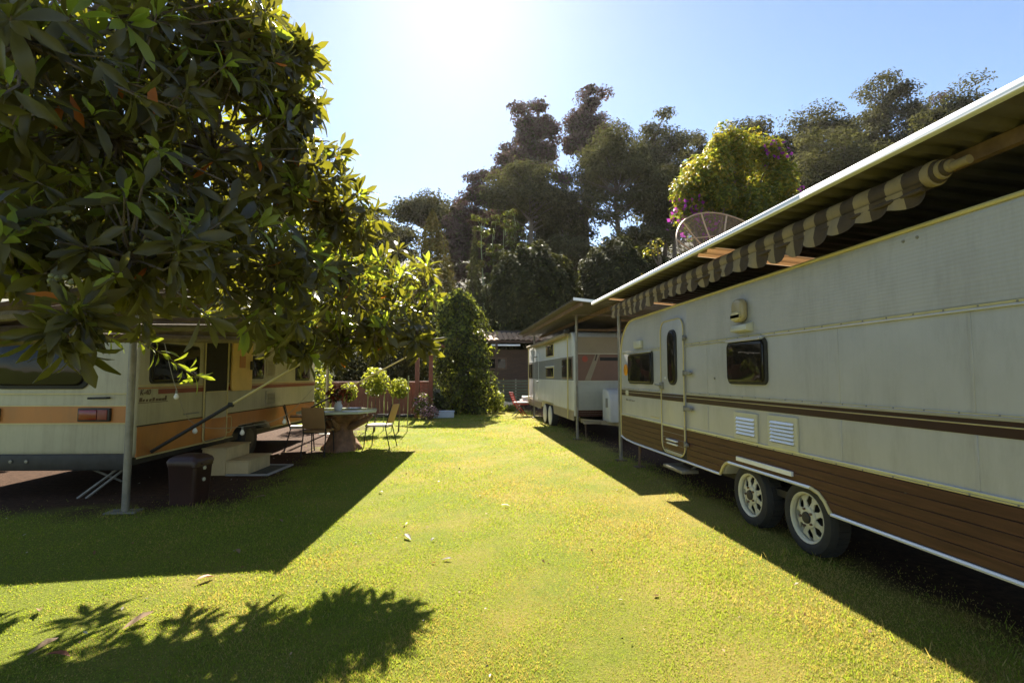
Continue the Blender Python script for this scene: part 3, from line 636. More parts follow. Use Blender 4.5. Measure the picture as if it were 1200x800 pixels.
window(C2, X2 - 0.006, -1, 12.10, 13.20, 1.375, 1.88, r=0.05, frame=m_rust); window(C2, X2 - 0.006, -1, 18.2, 18.9, 1.36, 1.88, r=0.05, frame=m_rust)
strip('window_lid', C2, m_alu_white, 14.3, 15.5, 1.70, 1.725, X2 - 0.05, X2)
d2 = MB().slabx(rrect(16.9, 17.7, 0.66, 2.2, 0.06), X2 - 0.014, X2 + 0.002).build('door', m_white, C2, bevel=0.004)
MB().box(X2 - 0.016, X2 - 0.010, 16.93, 17.67, 1.335, 1.915).build('door_band', m_greyband, d2)
MB().box(X2 - 0.06, X2 - 0.01, 16.94, 17.02, 1.22, 1.27).build('handle', m_grey, d2, bevel=0.01)
strip('plate', C2, m_grey, 17.1, 17.9, 2.06, 2.10, X2 - 0.02, X2)
rl = MB().tube([(2.74, 12.25, 2.44), (2.74, 15.4, 2.43), (2.74, 18.7, 2.46)], [0.055, 0.065, 0.055], 10).build('awning_roll', m_awncream, C2, smooth=True)
for yy, z0 in ((12.34, 0.42), (18.75, 0.45)):
    MB().box(2.77, 2.80, yy - 0.02, yy + 0.02, z0, 2.48).build('awning_rail', m_yellowtrim, C2, bevel=0.004)
MB().box(2.70, 2.82, 12.24, 12.40, 2.46, 2.56).build('rail_bracket', m_darkmetal, C2, bevel=0.01)
# front end (faces the viewer)
yf = A0
MB().slaby([(2.92, 1.335), (4.98, 1.335), (4.98, 1.955), (2.92, 1.955)], yf - 0.008, yf + 0.01).build('front_band', m_pinkbrown, C2)
MB().slaby([(2.92, 1.975), (4.98, 1.975), (4.98, 2.36), (2.95, 2.36)], yf - 0.006, yf + 0.01).build('front_panel', m_beige, C2)
MB().slaby([(2.92, 0.665), (4.98, 0.665), (4.98, 1.315), (2.92, 1.315)], yf - 0.006, yf + 0.01).build('front_siding', m_white_rib, C2)
for z in (1.325, 1.965, 0.655): MB().box(2.90, 5.0, yf - 0.014, yf, z - 0.008, z + 0.008).build('front_trim', m_ivory, C2)
for k in range(3): MB().box(2.92, 4.98, yf - 0.012, yf + 0.01, 0.50 + 0.05 * k, 0.547 + 0.05 * k).build('plank', m_wood, C2, bevel=0.003, seg=1)
MB().slaby([(3.36, 1.95), (3.47, 1.95), (3.24, 1.34), (3.10, 1.34)], yf - 0.013, yf - 0.004).build('slanted_stripe', m_beige, C2)
MB().slaby([(3.385, 1.95), (3.415, 1.95), (3.37, 1.80), (3.34, 1.80)], yf - 0.017, yf - 0.009).build('slanted_stripe', m_maroon, C2)
MB().box(3.47, 4.9, yf - 0.013, yf - 0.003, 1.80, 1.88).build('dark_stripe', m_black, C2)
MB().lathe([(0.07, 0), (0.07, -0.004), (0.05, -0.006), (0.05, -0.003)], (3.11, yf - 0.008, 1.84), 'y', 18).build('round_emblem', M('emblem_red', (0.35, 0.06, 0.03), 0.5), C2)
for yy in (15.0, 15.85):
    w2 = MB().lathe([(0.16, -0.02), (0.29, 0), (0.30, 0.03), (0.30, 0.17), (0.2, 0.18)], (X2 + 0.02, yy, 0.30), 'x', 24).build('wheel', m_black, C2, smooth=True)
    MB().lathe([(0.27, 0.0), (0.27, -0.02), (0.05, -0.03), (0.01, -0.03)], (X2 + 0.02, yy, 0.30), 'x', 24).build('wheel_cover', m_white, w2, smooth=True)
MB().box(X2 + 0.3, X2 + 1.9, A0, A1, 0.33, 0.42).build('chassis', m_darkmetal, C2)
dbr = MB(); dbr.prism([(3.0, yf, 0.36), (3.08, yf, 0.36), (4.0, 10.6, 0.36), (3.92, 10.6, 0.36)], (0, 0, 0.09)); dbr.prism([(4.9, yf, 0.36), (4.82, yf, 0.36), (3.98, 10.6, 0.36), (4.04, 10.6, 0.36)], (0, 0, 0.09)); dbr.box(2.95, 4.6, 11.45, 11.52, 0.37, 0.43)
dbr.build('drawbar', m_beige, C2)
lk = [(11.62, 0.42), (11.05, 0.42), (11.05, 0.80), (11.10, 1.0), (11.22, 1.12), (11.40, 1.16), (11.62, 1.16)]
MB().slabx(lk, 3.42, 4.55).build('gas_locker', m_white, C2, bevel=0.04, seg=3)
MB().box(3.40, 3.424, 11.2, 11.3, 0.75, 0.95).build('locker_handle', m_grey, C2)
for xx in (3.2, 4.6): MB().tube([(xx, 12.3, 0.40), (xx, 12.25, 0.0)], 0.02, 8).build('corner_steady', m_rust, C2)

# ---------------------------------------------------------------- left-hand caravan (own frame: x out of the side wall, y along it)
LA = Vector((-3.77, 6.77, 0)); LRZ = R(-4.643)
lc = thing('caravan', 'cream caravan with orange skirt and open door, standing under the broad-leaved tree', 'caravan', LA, LRZ, 'caravans parked along the lawn', local=True)
LM = Matrix.Translation(LA) @ Matrix.Rotation(LRZ, 4, 'Z')
def lw(x, y, z): return LM @ Vector((x, y, z))
larch = [(2.37, 0.45), (2.46, 0.54), (2.60, 0.60), (3.58, 0.60), (3.72, 0.54), (3.81, 0.45)]
lo = [(0, 0.52)] + [(0.06, 0.46)] + larch + [(5.9, 0.45), (6.28, 0.62), (6.30, 1.3), (6.24, 1.9), (6.0, 2.28), (5.75, 2.40), (0.55, 2.45), (0.28, 2.38), (0.1, 2.2), (0.02, 1.9)]
MB().slabx(lo, -2.2, 0).build('body', m_cream_warm, lc, bevel=0.05, seg=3)
MB().slabx([(0.05, 0.47), (2.33, 0.47), (2.43, 0.56), (2.58, 0.62), (3.60, 0.62), (3.75, 0.56), (3.85, 0.47), (5.9, 0.47), (6.24, 0.64), (6.25, 0.83), (0.05, 0.83)], -0.01, 0.006).build('orange_skirt', m_orange, lc)
strip('skirt_trim', lc, m_black, 0.04, 6.26, 0.832, 0.846, -0.004, 0.012); strip('skirt_trim', lc, m_yellowtrim, 0.04, 6.26, 0.847, 0.856, -0.004, 0.008)
strip('bottom_trim', lc, m_yellowtrim, 0.06, 2.36, 0.448, 0.466, -0.004, 0.012); strip('bottom_trim', lc, m_yellowtrim, 3.82, 5.9, 0.448, 0.466, -0.004, 0.012)
for a, b in ((0.04, 1.46), (2.12, 6.25)):
    strip('red_stripe', lc, m_redstripe, a if a > 1 else 0.42, b, 1.215, 1.278, -0.004, 0.006); strip('thin_stripe', lc, m_orange, a, b, 1.288, 1.302, -0.004, 0.006)
    strip('belt_trim', lc, m_yellowtrim, a, b, 1.318, 1.334, -0.004, 0.010)
def lettering(body, size, frame_par, u, z, mat, shear=0.2):
    cu = bpy.data.curves.new('lettering', 'FONT'); cu.body = body; cu.size = size; cu.extrude = 0.0015; cu.shear = shear
    cu.materials.append(mat); tmp = bpy.data.objects.new('lettering', cu); me = bpy.data.meshes.new_from_object(tmp); bpy.data.objects.remove(tmp); o = bpy.data.objects.new('lettering', me); COL.objects.link(o); o.parent = frame_par
    o.rotation_euler = (PI / 2, 0, PI / 2); o.location = (0.008, u, z); return o
lettering('K-40', 0.10, lc, 0.06, 1.212, m_lettering)
sc = MB()
for k, (w_, h_) in enumerate(((0.05, 0.05), (0.035, 0.03), (0.035, 0.03), (0.04, 0.03), (0.04, 0.045), (0.05, 0.03), (0.05, 0.03), (0.05, 0.03), (0.03, 0.06))):
    sc.prism([(0, 0.06 + 0.062 * k, 1.13), (0, 0.06 + 0.062 * k + w_, 1.13), (0, 0.07 + 0.062 * k + w_, 1.13 + h_), (0, 0.07 + 0.062 * k, 1.13 + h_)], (0.004, 0, 0))
sc.box(0, 0.004, 0.05, 0.62, 1.112, 1.120); sc.build('script_lettering', m_lettering, lc)
window(lc, 0, 1, 0.23, 1.32, 1.35, 1.87, r=0.06); window(lc, 0, 1, 2.98, 3.46, 1.39, 1.80, r=0.06); window(lc, 0, 1, 5.02, 5.88, 1.34, 1.80, r=0.06)
# stable door: dark slab painted as the shaded opening, closed lower leaf, upper leaf folded back against the wall
MB().slabx(rrect(1.47, 2.11, 0.47, 2.14, 0.08), 0.0, 0.014).build('doorway_shade', m_opening_shade, lc, bevel=0.004)
dl = MB().slabx([(1.49, 0.48), (2.09, 0.48), (2.09, 1.20), (1.49, 1.20)], 0.005, 0.03).build('lower_door', m_cream_warm, lc, bevel=0.006)
MB().box(0.02, 0.036, 1.49, 2.09, 0.49, 0.80).build('door_skirt', m_orange, dl, bevel=0.004)
MB().box(0.028, 0.040, 1.49, 2.09, 1.20, 1.215).build('door_trim', m_yellowtrim, dl)
ud = MB().slabx(rrect(2.20, 2.90, 1.20, 2.06, 0.06), 0.02, 0.055).build('upper_door', m_doorpanel, lc, bevel=0.01)
MB().box(0.054, 0.062, 2.42, 2.62, 1.58, 1.78).build('red_sticker', m_orange, ud); MB().box(0.05, 0.085, 2.80, 2.90, 1.55, 1.70).build('door_catch', m_black, ud, bevel=0.01)
df = MB(); p_ = [(0.018, a, b) for a, b in rrect(1.455, 2.125, 0.455, 2.155, 0.085, 5)]; df.tube(p_ + [p_[0]], 0.012, 6); df.build('door_frame', m_yellowtrim, lc, smooth=True)
MB().tube([(0.006, 2.16, 0.86), (0.006, 2.16, 1.17)], 0.008, 6).build('panel_seam', m_yellowtrim, lc)
pf = [(0.008, a, b) for a, b in rrect(1.56, 2.30, 0.54, 0.79, 0.04, 3)]; MB().tube(pf + [pf[0]], 0.007, 5).build('locker_flap_edge', m_yellowtrim, lc)
louvre_vent(lc, 0.002, 1, 3.57, 3.98, 1.40, 1.78, 8, m_cream_warm, m_cream_warm); louvre_vent(lc, 0.002, 1, 3.58, 4.0, 0.87, 1.16, 6, m_cream_warm, m_cream_warm)
strip('vent_plate', lc, m_grey, 0.98, 1.36, 0.905, 0.925, 0, 0.008)
lwh = MB().lathe([(0.17, 0), (0.30, 0.01), (0.32, -0.02), (0.32, -0.16), (0.2, -0.18)], (-0.06, 3.09, 0.32), 'x', 28).build('wheel', m_black, lc, smooth=True)
MB().lathe([(0.19, 0.0), (0.18, 0.012), (0.08, 0.02), (0.01, 0.02)], (-0.06, 3.09, 0.32), 'x', 20).build('rim', m_darkmetal, lwh, smooth=True)
lw2 = MB().lathe([(0.17, 0), (0.28, 0.01), (0.30, -0.02), (0.30, -0.16), (0.2, -0.18)], (-1.9, 3.09, 0.30), 'x', 24).build('wheel', m_black, lc, smooth=True)
MB().box(-2.0, -0.1, 0.1, 6.0, 0.36, 0.47).build('chassis', m_darkmetal, lc)
# rear end (faces the viewer), y = 0
rw = MB().slaby(rrect(-1.66, -0.56, 1.29, 1.90, 0.10), -0.02, 0.01).build('rear_window', m_black, lc, bevel=0.008)
MB().slaby(rrect(-1.62, -0.60, 1.33, 1.86, 0.09), -0.05, 0.0).build('pane', m_glass, rw, bevel=0.025, seg=3)
MB().box(-1.5, -0.72, -0.03, 0.0, 1.905, 1.935).build('window_rail', m_alu, lc, bevel=0.005)
MB().box(-2.16, -0.04, -0.010, 0.01, 0.885, 1.085).build('rear_orange_band', m_orange, lc)
for z in (1.235, 1.09, 0.88): MB().box(-2.16, -0.05, -0.014, 0.006, z - 0.006, z + 0.006).build('rear_trim', m_yellowtrim, lc)
for xa in (-0.635, -1.92):
    tl = MB().box(xa, xa + 0.37, -0.05, 0.0, 0.905, 1.065).build('tail_lamp', m_darkmetal, lc, bevel=0.01)
    MB().box(xa + 0.02, xa + 0.23, -0.062, -0.045, 0.925, 1.045).build('lens', m_taillight, tl, bevel=0.008); MB().box(xa + 0.235, xa + 0.35, -0.062, -0.045, 0.925, 1.045).build('lens', m_redstripe, tl, bevel=0.008)
gh = MB(); gh.tube([(-0.52, -0.005, 1.18), (-0.52, -0.05, 1.18), (-0.30, -0.05, 1.185), (-0.30, -0.005, 1.185)], 0.012, 8); gh.build('grab_handle', m_black, lc, smooth=True)
bp = MB(); bp.box(-2.15, -0.08, -0.03, 0.12, 0.33, 0.52); bp.build('bumper', m_darkmetal, lc, bevel=0.015)
for xa in (-1.38, -1.2): MB().lathe([(0.02, 0), (0.02, -0.012), (0.004, -0.014)], (xa, -0.03, 0.44), 'y', 8).build('bumper_bolt', m_post, lc)
js = MB(); js.tube([(-0.75, 0.25, 0.34), (-0.25, 0.2, 0.16)], 0.014, 6); js.tube([(-0.25, 0.22, 0.36), (-0.62, 0.0, 0.0)], 0.016, 6); js.tube([(-0.17, 0.22, 0.36), (-0.52, 0.0, 0.0)], 0.016, 6); js.build('corner_steady', m_post, lc)
# side awning with its two struts
aw2 = thing('canvas_awning', 'brown canvas awning stretched out from the orange-skirted caravan on two struts', 'awning', LA, LRZ, local=True)
n_ = 12; tp = MB(); rows = []
for i in range(n_ + 1):
    u = 0.08 + 6.15 * i / n_; row = []
    for j in range(9):
        s = (j - 0.5) / 7.5; xx = 0.02 + 2.50 * s; zz = 2.40 - 0.29 * s - 0.05 * math.sin(PI * s) - 0.03 * math.sin(PI * i / n_ * 4) ** 2 * s
        row.append(tp.bm.verts.new((xx + 0.08 * s * (i / n_), u, zz)))
    rows.append(row)
for i in range(n_):
    for j in range(8): tp.bm.faces.new((rows[i][j], rows[i][j + 1], rows[i + 1][j + 1], rows[i + 1][j]))
cv_ = tp.build('canvas', m_tarp, aw2, smooth=True); sm = cv_.modifiers.new('s', 'SOLIDIFY'); sm.thickness = 0.004
MB().tube([(2.53, 0.05, 2.10), (2.6, 6.25, 2.10)], 0.028, 10).build('front_rail', m_post, aw2, smooth=True)
MB().tube([(0.03, 0.05, 2.42), (0.03, 6.25, 2.42)], 0.022, 8).build('wall_rail', m_alu_white, aw2, smooth=True)
def strut(a, b, k, m1, m2):
    a, b = Vector(a), Vector(b); m = a.lerp(b, k)
    s_ = MB().tube([a, m], 0.022, 8).build('strut', m1, aw2, smooth=True); MB().tube([m, b], 0.016, 8).build('inner_tube', m2, s_, smooth=True)
    MB().lathe([(0.03, -0.03), (0.03, 0.03)], m, 'x', 8).build('clamp', m_black, s_)
strut((0.02, 0.30, 0.50), (2.53, 0.62, 2.10), 0.36, m_darkmetal, m_yellowtrim)
strut((0.02, 6.0, 0.70), (2.6, 6.1, 2.10), 0.3, m_darkmetal, m_yellowtrim)
# free-standing posts
for (x, y, h, lab) in ((-3.435, 6.08, 2.7, 'grey steel post on a foot plate in front of the orange-skirted caravan'), (-3.08, 13.5, 2.4, 'thin grey post at the far end of the orange-skirted caravan')):
    t = thing('steel_post', lab, 'post', (x, y, 0), group='steel posts by the left caravan')
    MB().tube([(x, y, 0), (x, y, h)], 0.037 if y < 8 else 0.036, 12).build('tube', m_post, t, smooth=True)
    MB().box(x - 0.17, x + 0.14, y - 0.09, y + 0.09, 0.0, 0.018).build('foot_plate', m_post, t, bevel=0.004); MB().lathe([(0.048, 0), (0.05, 0.03), (0.02, 0.045)], (x, y, h), 'z', 12).build('cap', m_black, t)
# entrance steps, bin, mat, bulbs
stp = thing('entrance_step', 'cream two-tread box step below the open caravan door', 'step', lw(0.4, 1.8, 0), LRZ, local=True)
up = MB(); up.box(-0.34, 0.0, -0.42, 0.32, 0, 0.375); up.build('upper_box', m_step, stp, bevel=0.008)
lo_ = MB(); lo_.box(0.003, 0.33, -0.42, 0.32, 0, 0.195); lo_.build('lower_box', m_step, stp, bevel=0.008)
MB().box(-0.35, 0.02, -0.43, 0.33, 0.376, 0.395).build('tread', m_step, stp, bevel=0.005); MB().box(0.004, 0.35, -0.43, 0.33, 0.196, 0.214).build('tread', m_step, stp, bevel=0.005)
bn = thing('rubbish_bin', 'dark brown plastic rubbish bin with domed lid beside the steel post', 'bin', (-2.97, 6.45, 0), R(-12), local=True)
b_ = MB(); b_.prism([(p[0] * 0.9, p[1] * 0.9, 0.0) for p in rrect(-0.18, 0.18, -0.17, 0.17, 0.05)], (0, 0, 0.02))
def loft(mb, secs):
    rings = [[mb.bm.verts.new((a * s * 0.9, b * s * 0.9, z * 0.97)) for a, b in rrect(-0.19, 0.19, -0.18, 0.18, 0.05)] for s, z in secs]
    for i in range(len(rings) - 1):
        m = len(rings[0])
        for k in range(m): mb.bm.faces.new((rings[i][k], rings[i][(k + 1) % m], rings[i + 1][(k + 1) % m], rings[i + 1][k]))
    mb.bm.faces.new(rings[0][::-1]); mb.bm.faces.new(rings[-1])
b_ = MB(); loft(b_, [(0.86, 0.0), (0.88, 0.02), (1.0, 0.43), (1.05, 0.44), (1.05, 0.47)]); b_.build('bin_body', m_bin, bn, smooth=True)
b_ = MB(); loft(b_, [(1.08, 0.472), (1.08, 0.50), (1.0, 0.53), (0.75, 0.56), (0.4, 0.575)]); b_.build('lid', m_bin, bn, smooth=True)
hb = MB(); hb.box(0.178, 0.20, -0.07, 0.07, 0.442, 0.460); hb.build('lid_handle', m_bin, bn, bevel=0.005)
for z in (0.40, 0.27): MB().lathe([(0.022, 0), (0.02, 0.012), (0.005, 0.014)], (0.155 + 0.035 * z, 0.0, z), 'x', 10).build('white_stud', m_ivory, bn)
mt = thing('door_mat', 'dark doormat with pale edging on the bare earth by the cream step', 'mat', (-2.88, 8.47, 0), R(-6), local=True)
MB().box(-0.26, 0.26, -0.40, 0.40, 0.004, 0.018).build('mat_field', m_mat, mt, bevel=0.003)
me_ = MB()
for (a, b, c, d) in ((-0.31, -0.262, -0.45, 0.45), (0.262, 0.31, -0.45, 0.45), (-0.26, 0.26, -0.45, -0.402), (-0.26, 0.26, 0.402, 0.45)): me_.box(a, b, c, d, 0.004, 0.028)
me_.build('mat_border', m_matedge, mt, bevel=0.004)
bs = thing('string_lights', 'string of white bulbs sagging along the side of the orange-skirted caravan', 'string lights', (-3.3, 7, 0))
pts = [(-3.55, 6.9, 1.9), (-3.40, 6.95, 1.27), (-3.28, 7.2, 0.82), (-2.85, 7.6, 0.75), (-2.42, 8.0, 0.86), (-2.15, 8.5, 1.25), (-1.95, 8.9, 1.56), (-1.6, 9.4, 2.10)]
sm_ = []
for i in range(len(pts) - 1):
    p0, p1, p2, p3 = [Vector(pts[max(0, min(len(pts) - 1, i + d))]) for d in (-1, 0, 1, 2)]
    for t in np.linspace(0, 1, 6)[:-1]: sm_.append(0.5 * ((2 * p1) + (-p0 + p2) * t + (2 * p0 - 5 * p1 + 4 * p2 - p3) * t * t + (-p0 + 3 * p1 - 3 * p2 + p3) * t ** 3))
sm_.append(Vector(pts[-1])); MB().tube(sm_, 0.004, 5).build('cord', m_cord, bs)
for i in (1, 2, 3, 4, 6):
    p = Vector(pts[i])
    MB().lathe([(0.013, 0.0), (0.014, -0.04)], p, 'z', 10).build('socket', m_grey, bs)
    MB().lathe([(0.012, -0.04), (0.018, -0.055), (0.028, -0.075), (0.030, -0.088), (0.024, -0.105), (0.010, -0.116)], p, 'z', 14).build('bulb', m_glassbulb, bs, smooth=True)

# ---------------------------------------------------------------- table, chairs
tb = thing('garden_table', 'rustic table of a pale green slab on a gnarled tree stump', 'table', (-2.14, 10.62, 0))
def wob(t, h): return 1 + 0.10 * math.sin(3 * t + 4 * h) + 0.07 * math.sin(7 * t - 9 * h) + 0.05 * math.sin(11 * t + 20 * h)
MB().lathe([(0.36, 0.0), (0.35, 0.06), (0.29, 0.14), (0.24, 0.24), (0.20, 0.36), (0.18, 0.43), (0.21, 0.50), (0.28, 0.57), (0.38, 0.63), (0.44, 0.68), (0.42, 0.72), (0.3, 0.725)], (-2.14, 10.62, 0), 'z', 36, wob).build('stump_base', m_tablewood, tb, smooth=True)
rt = MB()
for k in range(9):
    a = 2 * PI * k / 9 + 0.3 * math.sin(k * 3.3); c, s = math.cos(a), math.sin(a)
    rt.tube([(-2.14 + c * 0.17, 10.62 + s * 0.17, 0.40 + 0.03 * math.sin(k)), (-2.14 + c * 0.30, 10.62 + s * 0.30, 0.49), (-2.14 + c * 0.44, 10.62 + s * 0.46, 0.55), (-2.14 + c * 0.60, 10.62 + s * 0.57, 0.64 + 0.03 * math.cos(2 * k))], [0.05, 0.06, 0.05, 0.03], 7)
rt.build('root', m_tablewood, tb, smooth=True)
ttop = [(-2.86, 10.12), (-2.30, 9.86), (-1.72, 10.02), (-1.46, 10.50), (-1.52, 11.05), (-1.95, 11.38), (-2.55, 11.30), (-2.90, 10.80)]
MB().prism([(a, b, 0.735) for a, b in ttop], (0, 0, 0.045)).build('slab_top', m_tabletop, tb, bevel=0.006)
vz = thing('flower_vase', 'small white vase of dark red flowers standing on the green slab table', 'vase', (-2.17, 10.45, 0.78))
MB().lathe([(0.05, 0.78), (0.075, 0.82), (0.08, 0.87), (0.055, 0.93), (0.065, 0.96)], (-2.17, 10.45, 0), 'z', 18).build('vase', m_vase, vz, smooth=True)
C = np.array([-2.17, 10.45, 1.08]) + rdirs(330) * (RNG.random((330, 1)) ** 0.4) * np.array([0.24, 0.22, 0.17]); V, F = cards(C, unit(C - np.array([-2.17, 10.45, 0.95])), 0.07, 0.6)
bulk('flowers', V, F, [l_darkred, l_bush], (RNG.random(330) < 0.25).astype(int), vz)
fs = MB()
for k in range(7): fs.tube([(-2.17, 10.45, 0.93), (-2.17 + 0.13 * math.cos(k * 0.9), 10.45 + 0.13 * math.sin(k * 0.9), 1.10)], 0.004, 4)
fs.build('flower_stem', m_bamboo, vz)
pla = MB().lathe([(0.02, 0.785), (0.12, 0.785), (0.15, 0.80), (0.148, 0.806), (0.11, 0.795), (0.02, 0.793)], (-1.95, 10.85, 0), 'z', 22).build('dish_plate', m_vase, None, loc=(-1.95, 10.85, 0.785), smooth=True)
tag(pla, 'small pale plate lying on the green slab table behind the vase', 'plate')
def garden_chair(label, loc, rz, back_mat, seat_mat):
    c = thing('garden_chair', label, 'chair', loc, rz, 'metal garden chairs round the slab table', local=True)
    for s in (-1, 1):
        MB().tube([(0.21 * s, 0.24, 0.0), (0.20 * s, 0.20, 0.44), (0.20 * s, 0.12, 0.645), (0.20 * s, -0.22, 0.655)], 0.011, 6).build('front_leg', m_black, c, smooth=True)
        MB().tube([(0.21 * s, -0.30, 0.0), (0.20 * s, -0.20, 0.42), (0.20 * s, -0.27, 0.66), (0.19 * s, -0.33, 0.88)], 0.011, 6).build('rear_leg', m_black, c, smooth=True)
    MB().tube([(-0.2, 0.18, 0.42), (0.2, 0.18, 0.42)], 0.01, 6).build('seat_bar', m_black, c); MB().tube([(-0.2, -0.2, 0.42), (0.2, -0.2, 0.42)], 0.01, 6).build('seat_bar', m_black, c)
    MB().box(-0.21, 0.21, -0.21, 0.23, 0.425, 0.465).build('seat', seat_mat, c, bevel=0.015)
    MB().prism([(-0.205, -0.215, 0.50), (0.205, -0.215, 0.50), (0.195, -0.335, 0.88), (-0.195, -0.335, 0.88)], (0, -0.02, -0.006)).build('backrest', back_mat, c, bevel=0.008)
    return c
garden_chair('metal chair with tan backrest turned away from the viewer in front of the table', (-2.42, 10.02, 0), R(-6), m_chairback, m_chairback)
garden_chair('metal chair with tan backrest on the caravan side of the table', (-2.92, 10.75, 0), R(-75), m_chairback, m_cushion)
garden_chair('metal chair with sloping backrest and white cushion on the lawn side of the table', (-1.45, 10.95, 0), R(76), m_chairback, m_cushion)

# ---------------------------------------------------------------- fence, pergola, standards, flower border
fn = thing('board_fence', 'red brown board fence with pale top rail behind the slab table', 'fence', (-2.7, 18.6, 0))
xs = np.arange(-5.3, -1.24, 0.135)
fb = None
for i, x in enumerate(xs):
    if fb is None:
        fb = MB().box(x, x + 0.129, 18.6, 18.625, 0.10, 1.19).build('board', m_fence, fn, bevel=0.003, seg=1); x0_ = x
    else: link(fb.data, 'board', fn, (x - x0_, 0.006 * (i % 3 - 1), 0.006 * ((i * 7) % 5 - 2)))
MB().box(-5.35, -1.24, 18.56, 18.66, 1.20, 1.245).build('top_rail', m_fencecap, fn, bevel=0.006); MB().box(-5.35, -1.24, 18.55, 18.70, 0.0, 0.095).build('plinth', m_darkmetal, fn, bevel=0.01)
for x in (-5.25, -3.95, -2.6): MB().box(x - 0.05, x + 0.05, 18.628, 18.72, 0.0, 1.196).build('post', m_fence, fn, bevel=0.006)
pg = thing('garden_pergola', 'red brown wooden gate frame with gabled top beside the leafy column', 'pergola', (-0.95, 18.4, 0))
for (x, y, h) in ((-1.17, 18.2, 2.05), (-0.72, 18.6, 2.35)):
    MB().box(x - 0.07, x + 0.07, y - 0.07, y + 0.07, 0, h).build('post', m_fence, pg, bevel=0.008)
for k in range(6): MB().box(-1.095, -0.795, 18.50, 18.53, 0.55 + 0.11 * k, 0.65 + 0.11 * k).build('board', m_fence, pg, bevel=0.003, seg=1)
MB().box(-1.10, -0.79, 18.47, 18.56, 1.22, 1.26).build('top_rail', m_fencecap, pg, bevel=0.005)
MB().prism([(-1.5, 18.3, 2.42), (-0.95, 18.3, 2.90), (-0.95, 18.3, 3.0), (-1.58, 18.3, 2.46)], (0, 0.12, 0)).build('rafter', m_fence, pg); MB().prism([(-0.30, 18.3, 2.42), (-0.948, 18.3, 2.90), (-0.948, 18.3, 3.0), (-0.22, 18.3, 2.46)], (0, 0.12, 0)).build('rafter', m_fence, pg)
MB().box(-1.4, -0.4, 18.32, 18.40, 2.34, 2.425).build('tie_beam', m_fence, pg, bevel=0.006)
for (xx, yy, zz, r, lab, ns) in ((-2.69, 14.2, 1.02, 0.24, 'smallest clipped standard shrub behind the vase of red flowers', 380), (-1.98, 14.0, 1.28, 0.37, 'largest clipped standard shrub, in the middle of the row before the fence', 800), (-1.36, 13.95, 1.12, 0.27, 'clipped standard shrub with a tall stake, nearest the pergola', 480)):
    t = thing('standard_shrub', lab, 'shrub', (xx, yy, 0), group='clipped standard shrubs before the fence')
    MB().tube([(xx, yy, 0), (xx + 0.02, yy, 0.5), (xx, yy, zz)], [0.022, 0.016, 0.012], 7).build('trunk', m_tree_bark, t, smooth=True)
    D = rdirs(ns); C = np.array([xx, yy, zz]) + D * (RNG.random((ns, 1)) ** 0.35) * np.array([r, r, r * 1.08]); V, F = cards(C, unit(D + np.array([0, 0, 0.5])), 0.10, 0.5)
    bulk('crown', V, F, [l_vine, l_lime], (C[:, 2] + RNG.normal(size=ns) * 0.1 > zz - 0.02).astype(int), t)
for (xx, yy, h, lab) in ((-1.13, 13.85, 1.45, 'tallest thin stake, on the lawn right of the standard shrubs'), (-1.55, 14.1, 1.1, 'thin stake at the left of the shrub nearest the pergola'), (-1.78, 14.2, 1.1, 'thin stake at the right of the largest standard shrub'), (-2.2, 14.15, 1.1, 'thin stake at the left of the largest standard shrub')):
    tag(MB().tube([(xx, yy, 0), (xx + 0.02, yy, h)], 0.013, 6).build('plant_stake', m_bamboo, None, loc=(xx, yy, 0)), lab, 'stake', 'stakes between the standard shrubs')
def leafy(name, label, cat, c, rad, n, size, mats, w=None, group=None, trunk=True, part='foliage'):
    t = thing(name, label, cat, (c[0], c[1], 0), group=group); D = rdirs(n); C = np.array(c) + D * (RNG.random((n, 1)) ** 0.4) * np.array(rad)
    C[:, 2] = np.maximum(C[:, 2], 0.03); V, F = cards(C, unit(D + np.array([0, 0, 0.4])), size, 0.5)
    bulk(part, V, F, mats, RNG.choice(len(mats), n, p=w), t)
    if trunk:
        s = MB()
        for k in range(4): s.tube([(c[0] + 0.04 * k - 0.06, c[1], 0), (c[0] + rad[0] * 0.5 * math.cos(k * 1.9), c[1] + rad[1] * 0.5 * math.sin(k * 1.9), c[2])], [0.02, 0.01], 5)
        s.build('stem', m_tree_bark, t)
    return t
leafy('flowering_shrub', 'tall pink flowered shrub beside the pergola post', 'shrub', (-0.95, 17.9, 0.42), (0.36, 0.3, 0.45), 700, 0.09, [l_vine, l_pink, l_yellow], [0.62, 0.25, 0.13])
leafy('flowering_shrub', 'low peach flowered shrub in front of the white trough', 'shrub', (-0.70, 17.5, 0.25), (0.36, 0.28, 0.24), 420, 0.08, [l_dead, l_pink, l_bush], [0.4, 0.35, 0.25])
leafy('strap_plant', 'dark strappy plant behind the white trough at the foot of the leafy column', 'plant', (-0.45, 18.8, 0.45), (0.38, 0.3, 0.42), 420, 0.16, [l_bush, l_vine], [0.7, 0.3])
tr_ = thing('planter_trough', 'white rectangular plant trough on the lawn at the foot of the leafy column', 'planter', (-0.28, 18.3, 0))
MB().box(-0.62, 0.10, 18.15, 18.5, 0.0, 0.20).build('trough', m_bluepad, tr_, bevel=0.02); MB().box(-0.64, 0.12, 18.13, 18.52, 0.201, 0.235).build('trough_rim', m_bluepad, tr_, bevel=0.008)
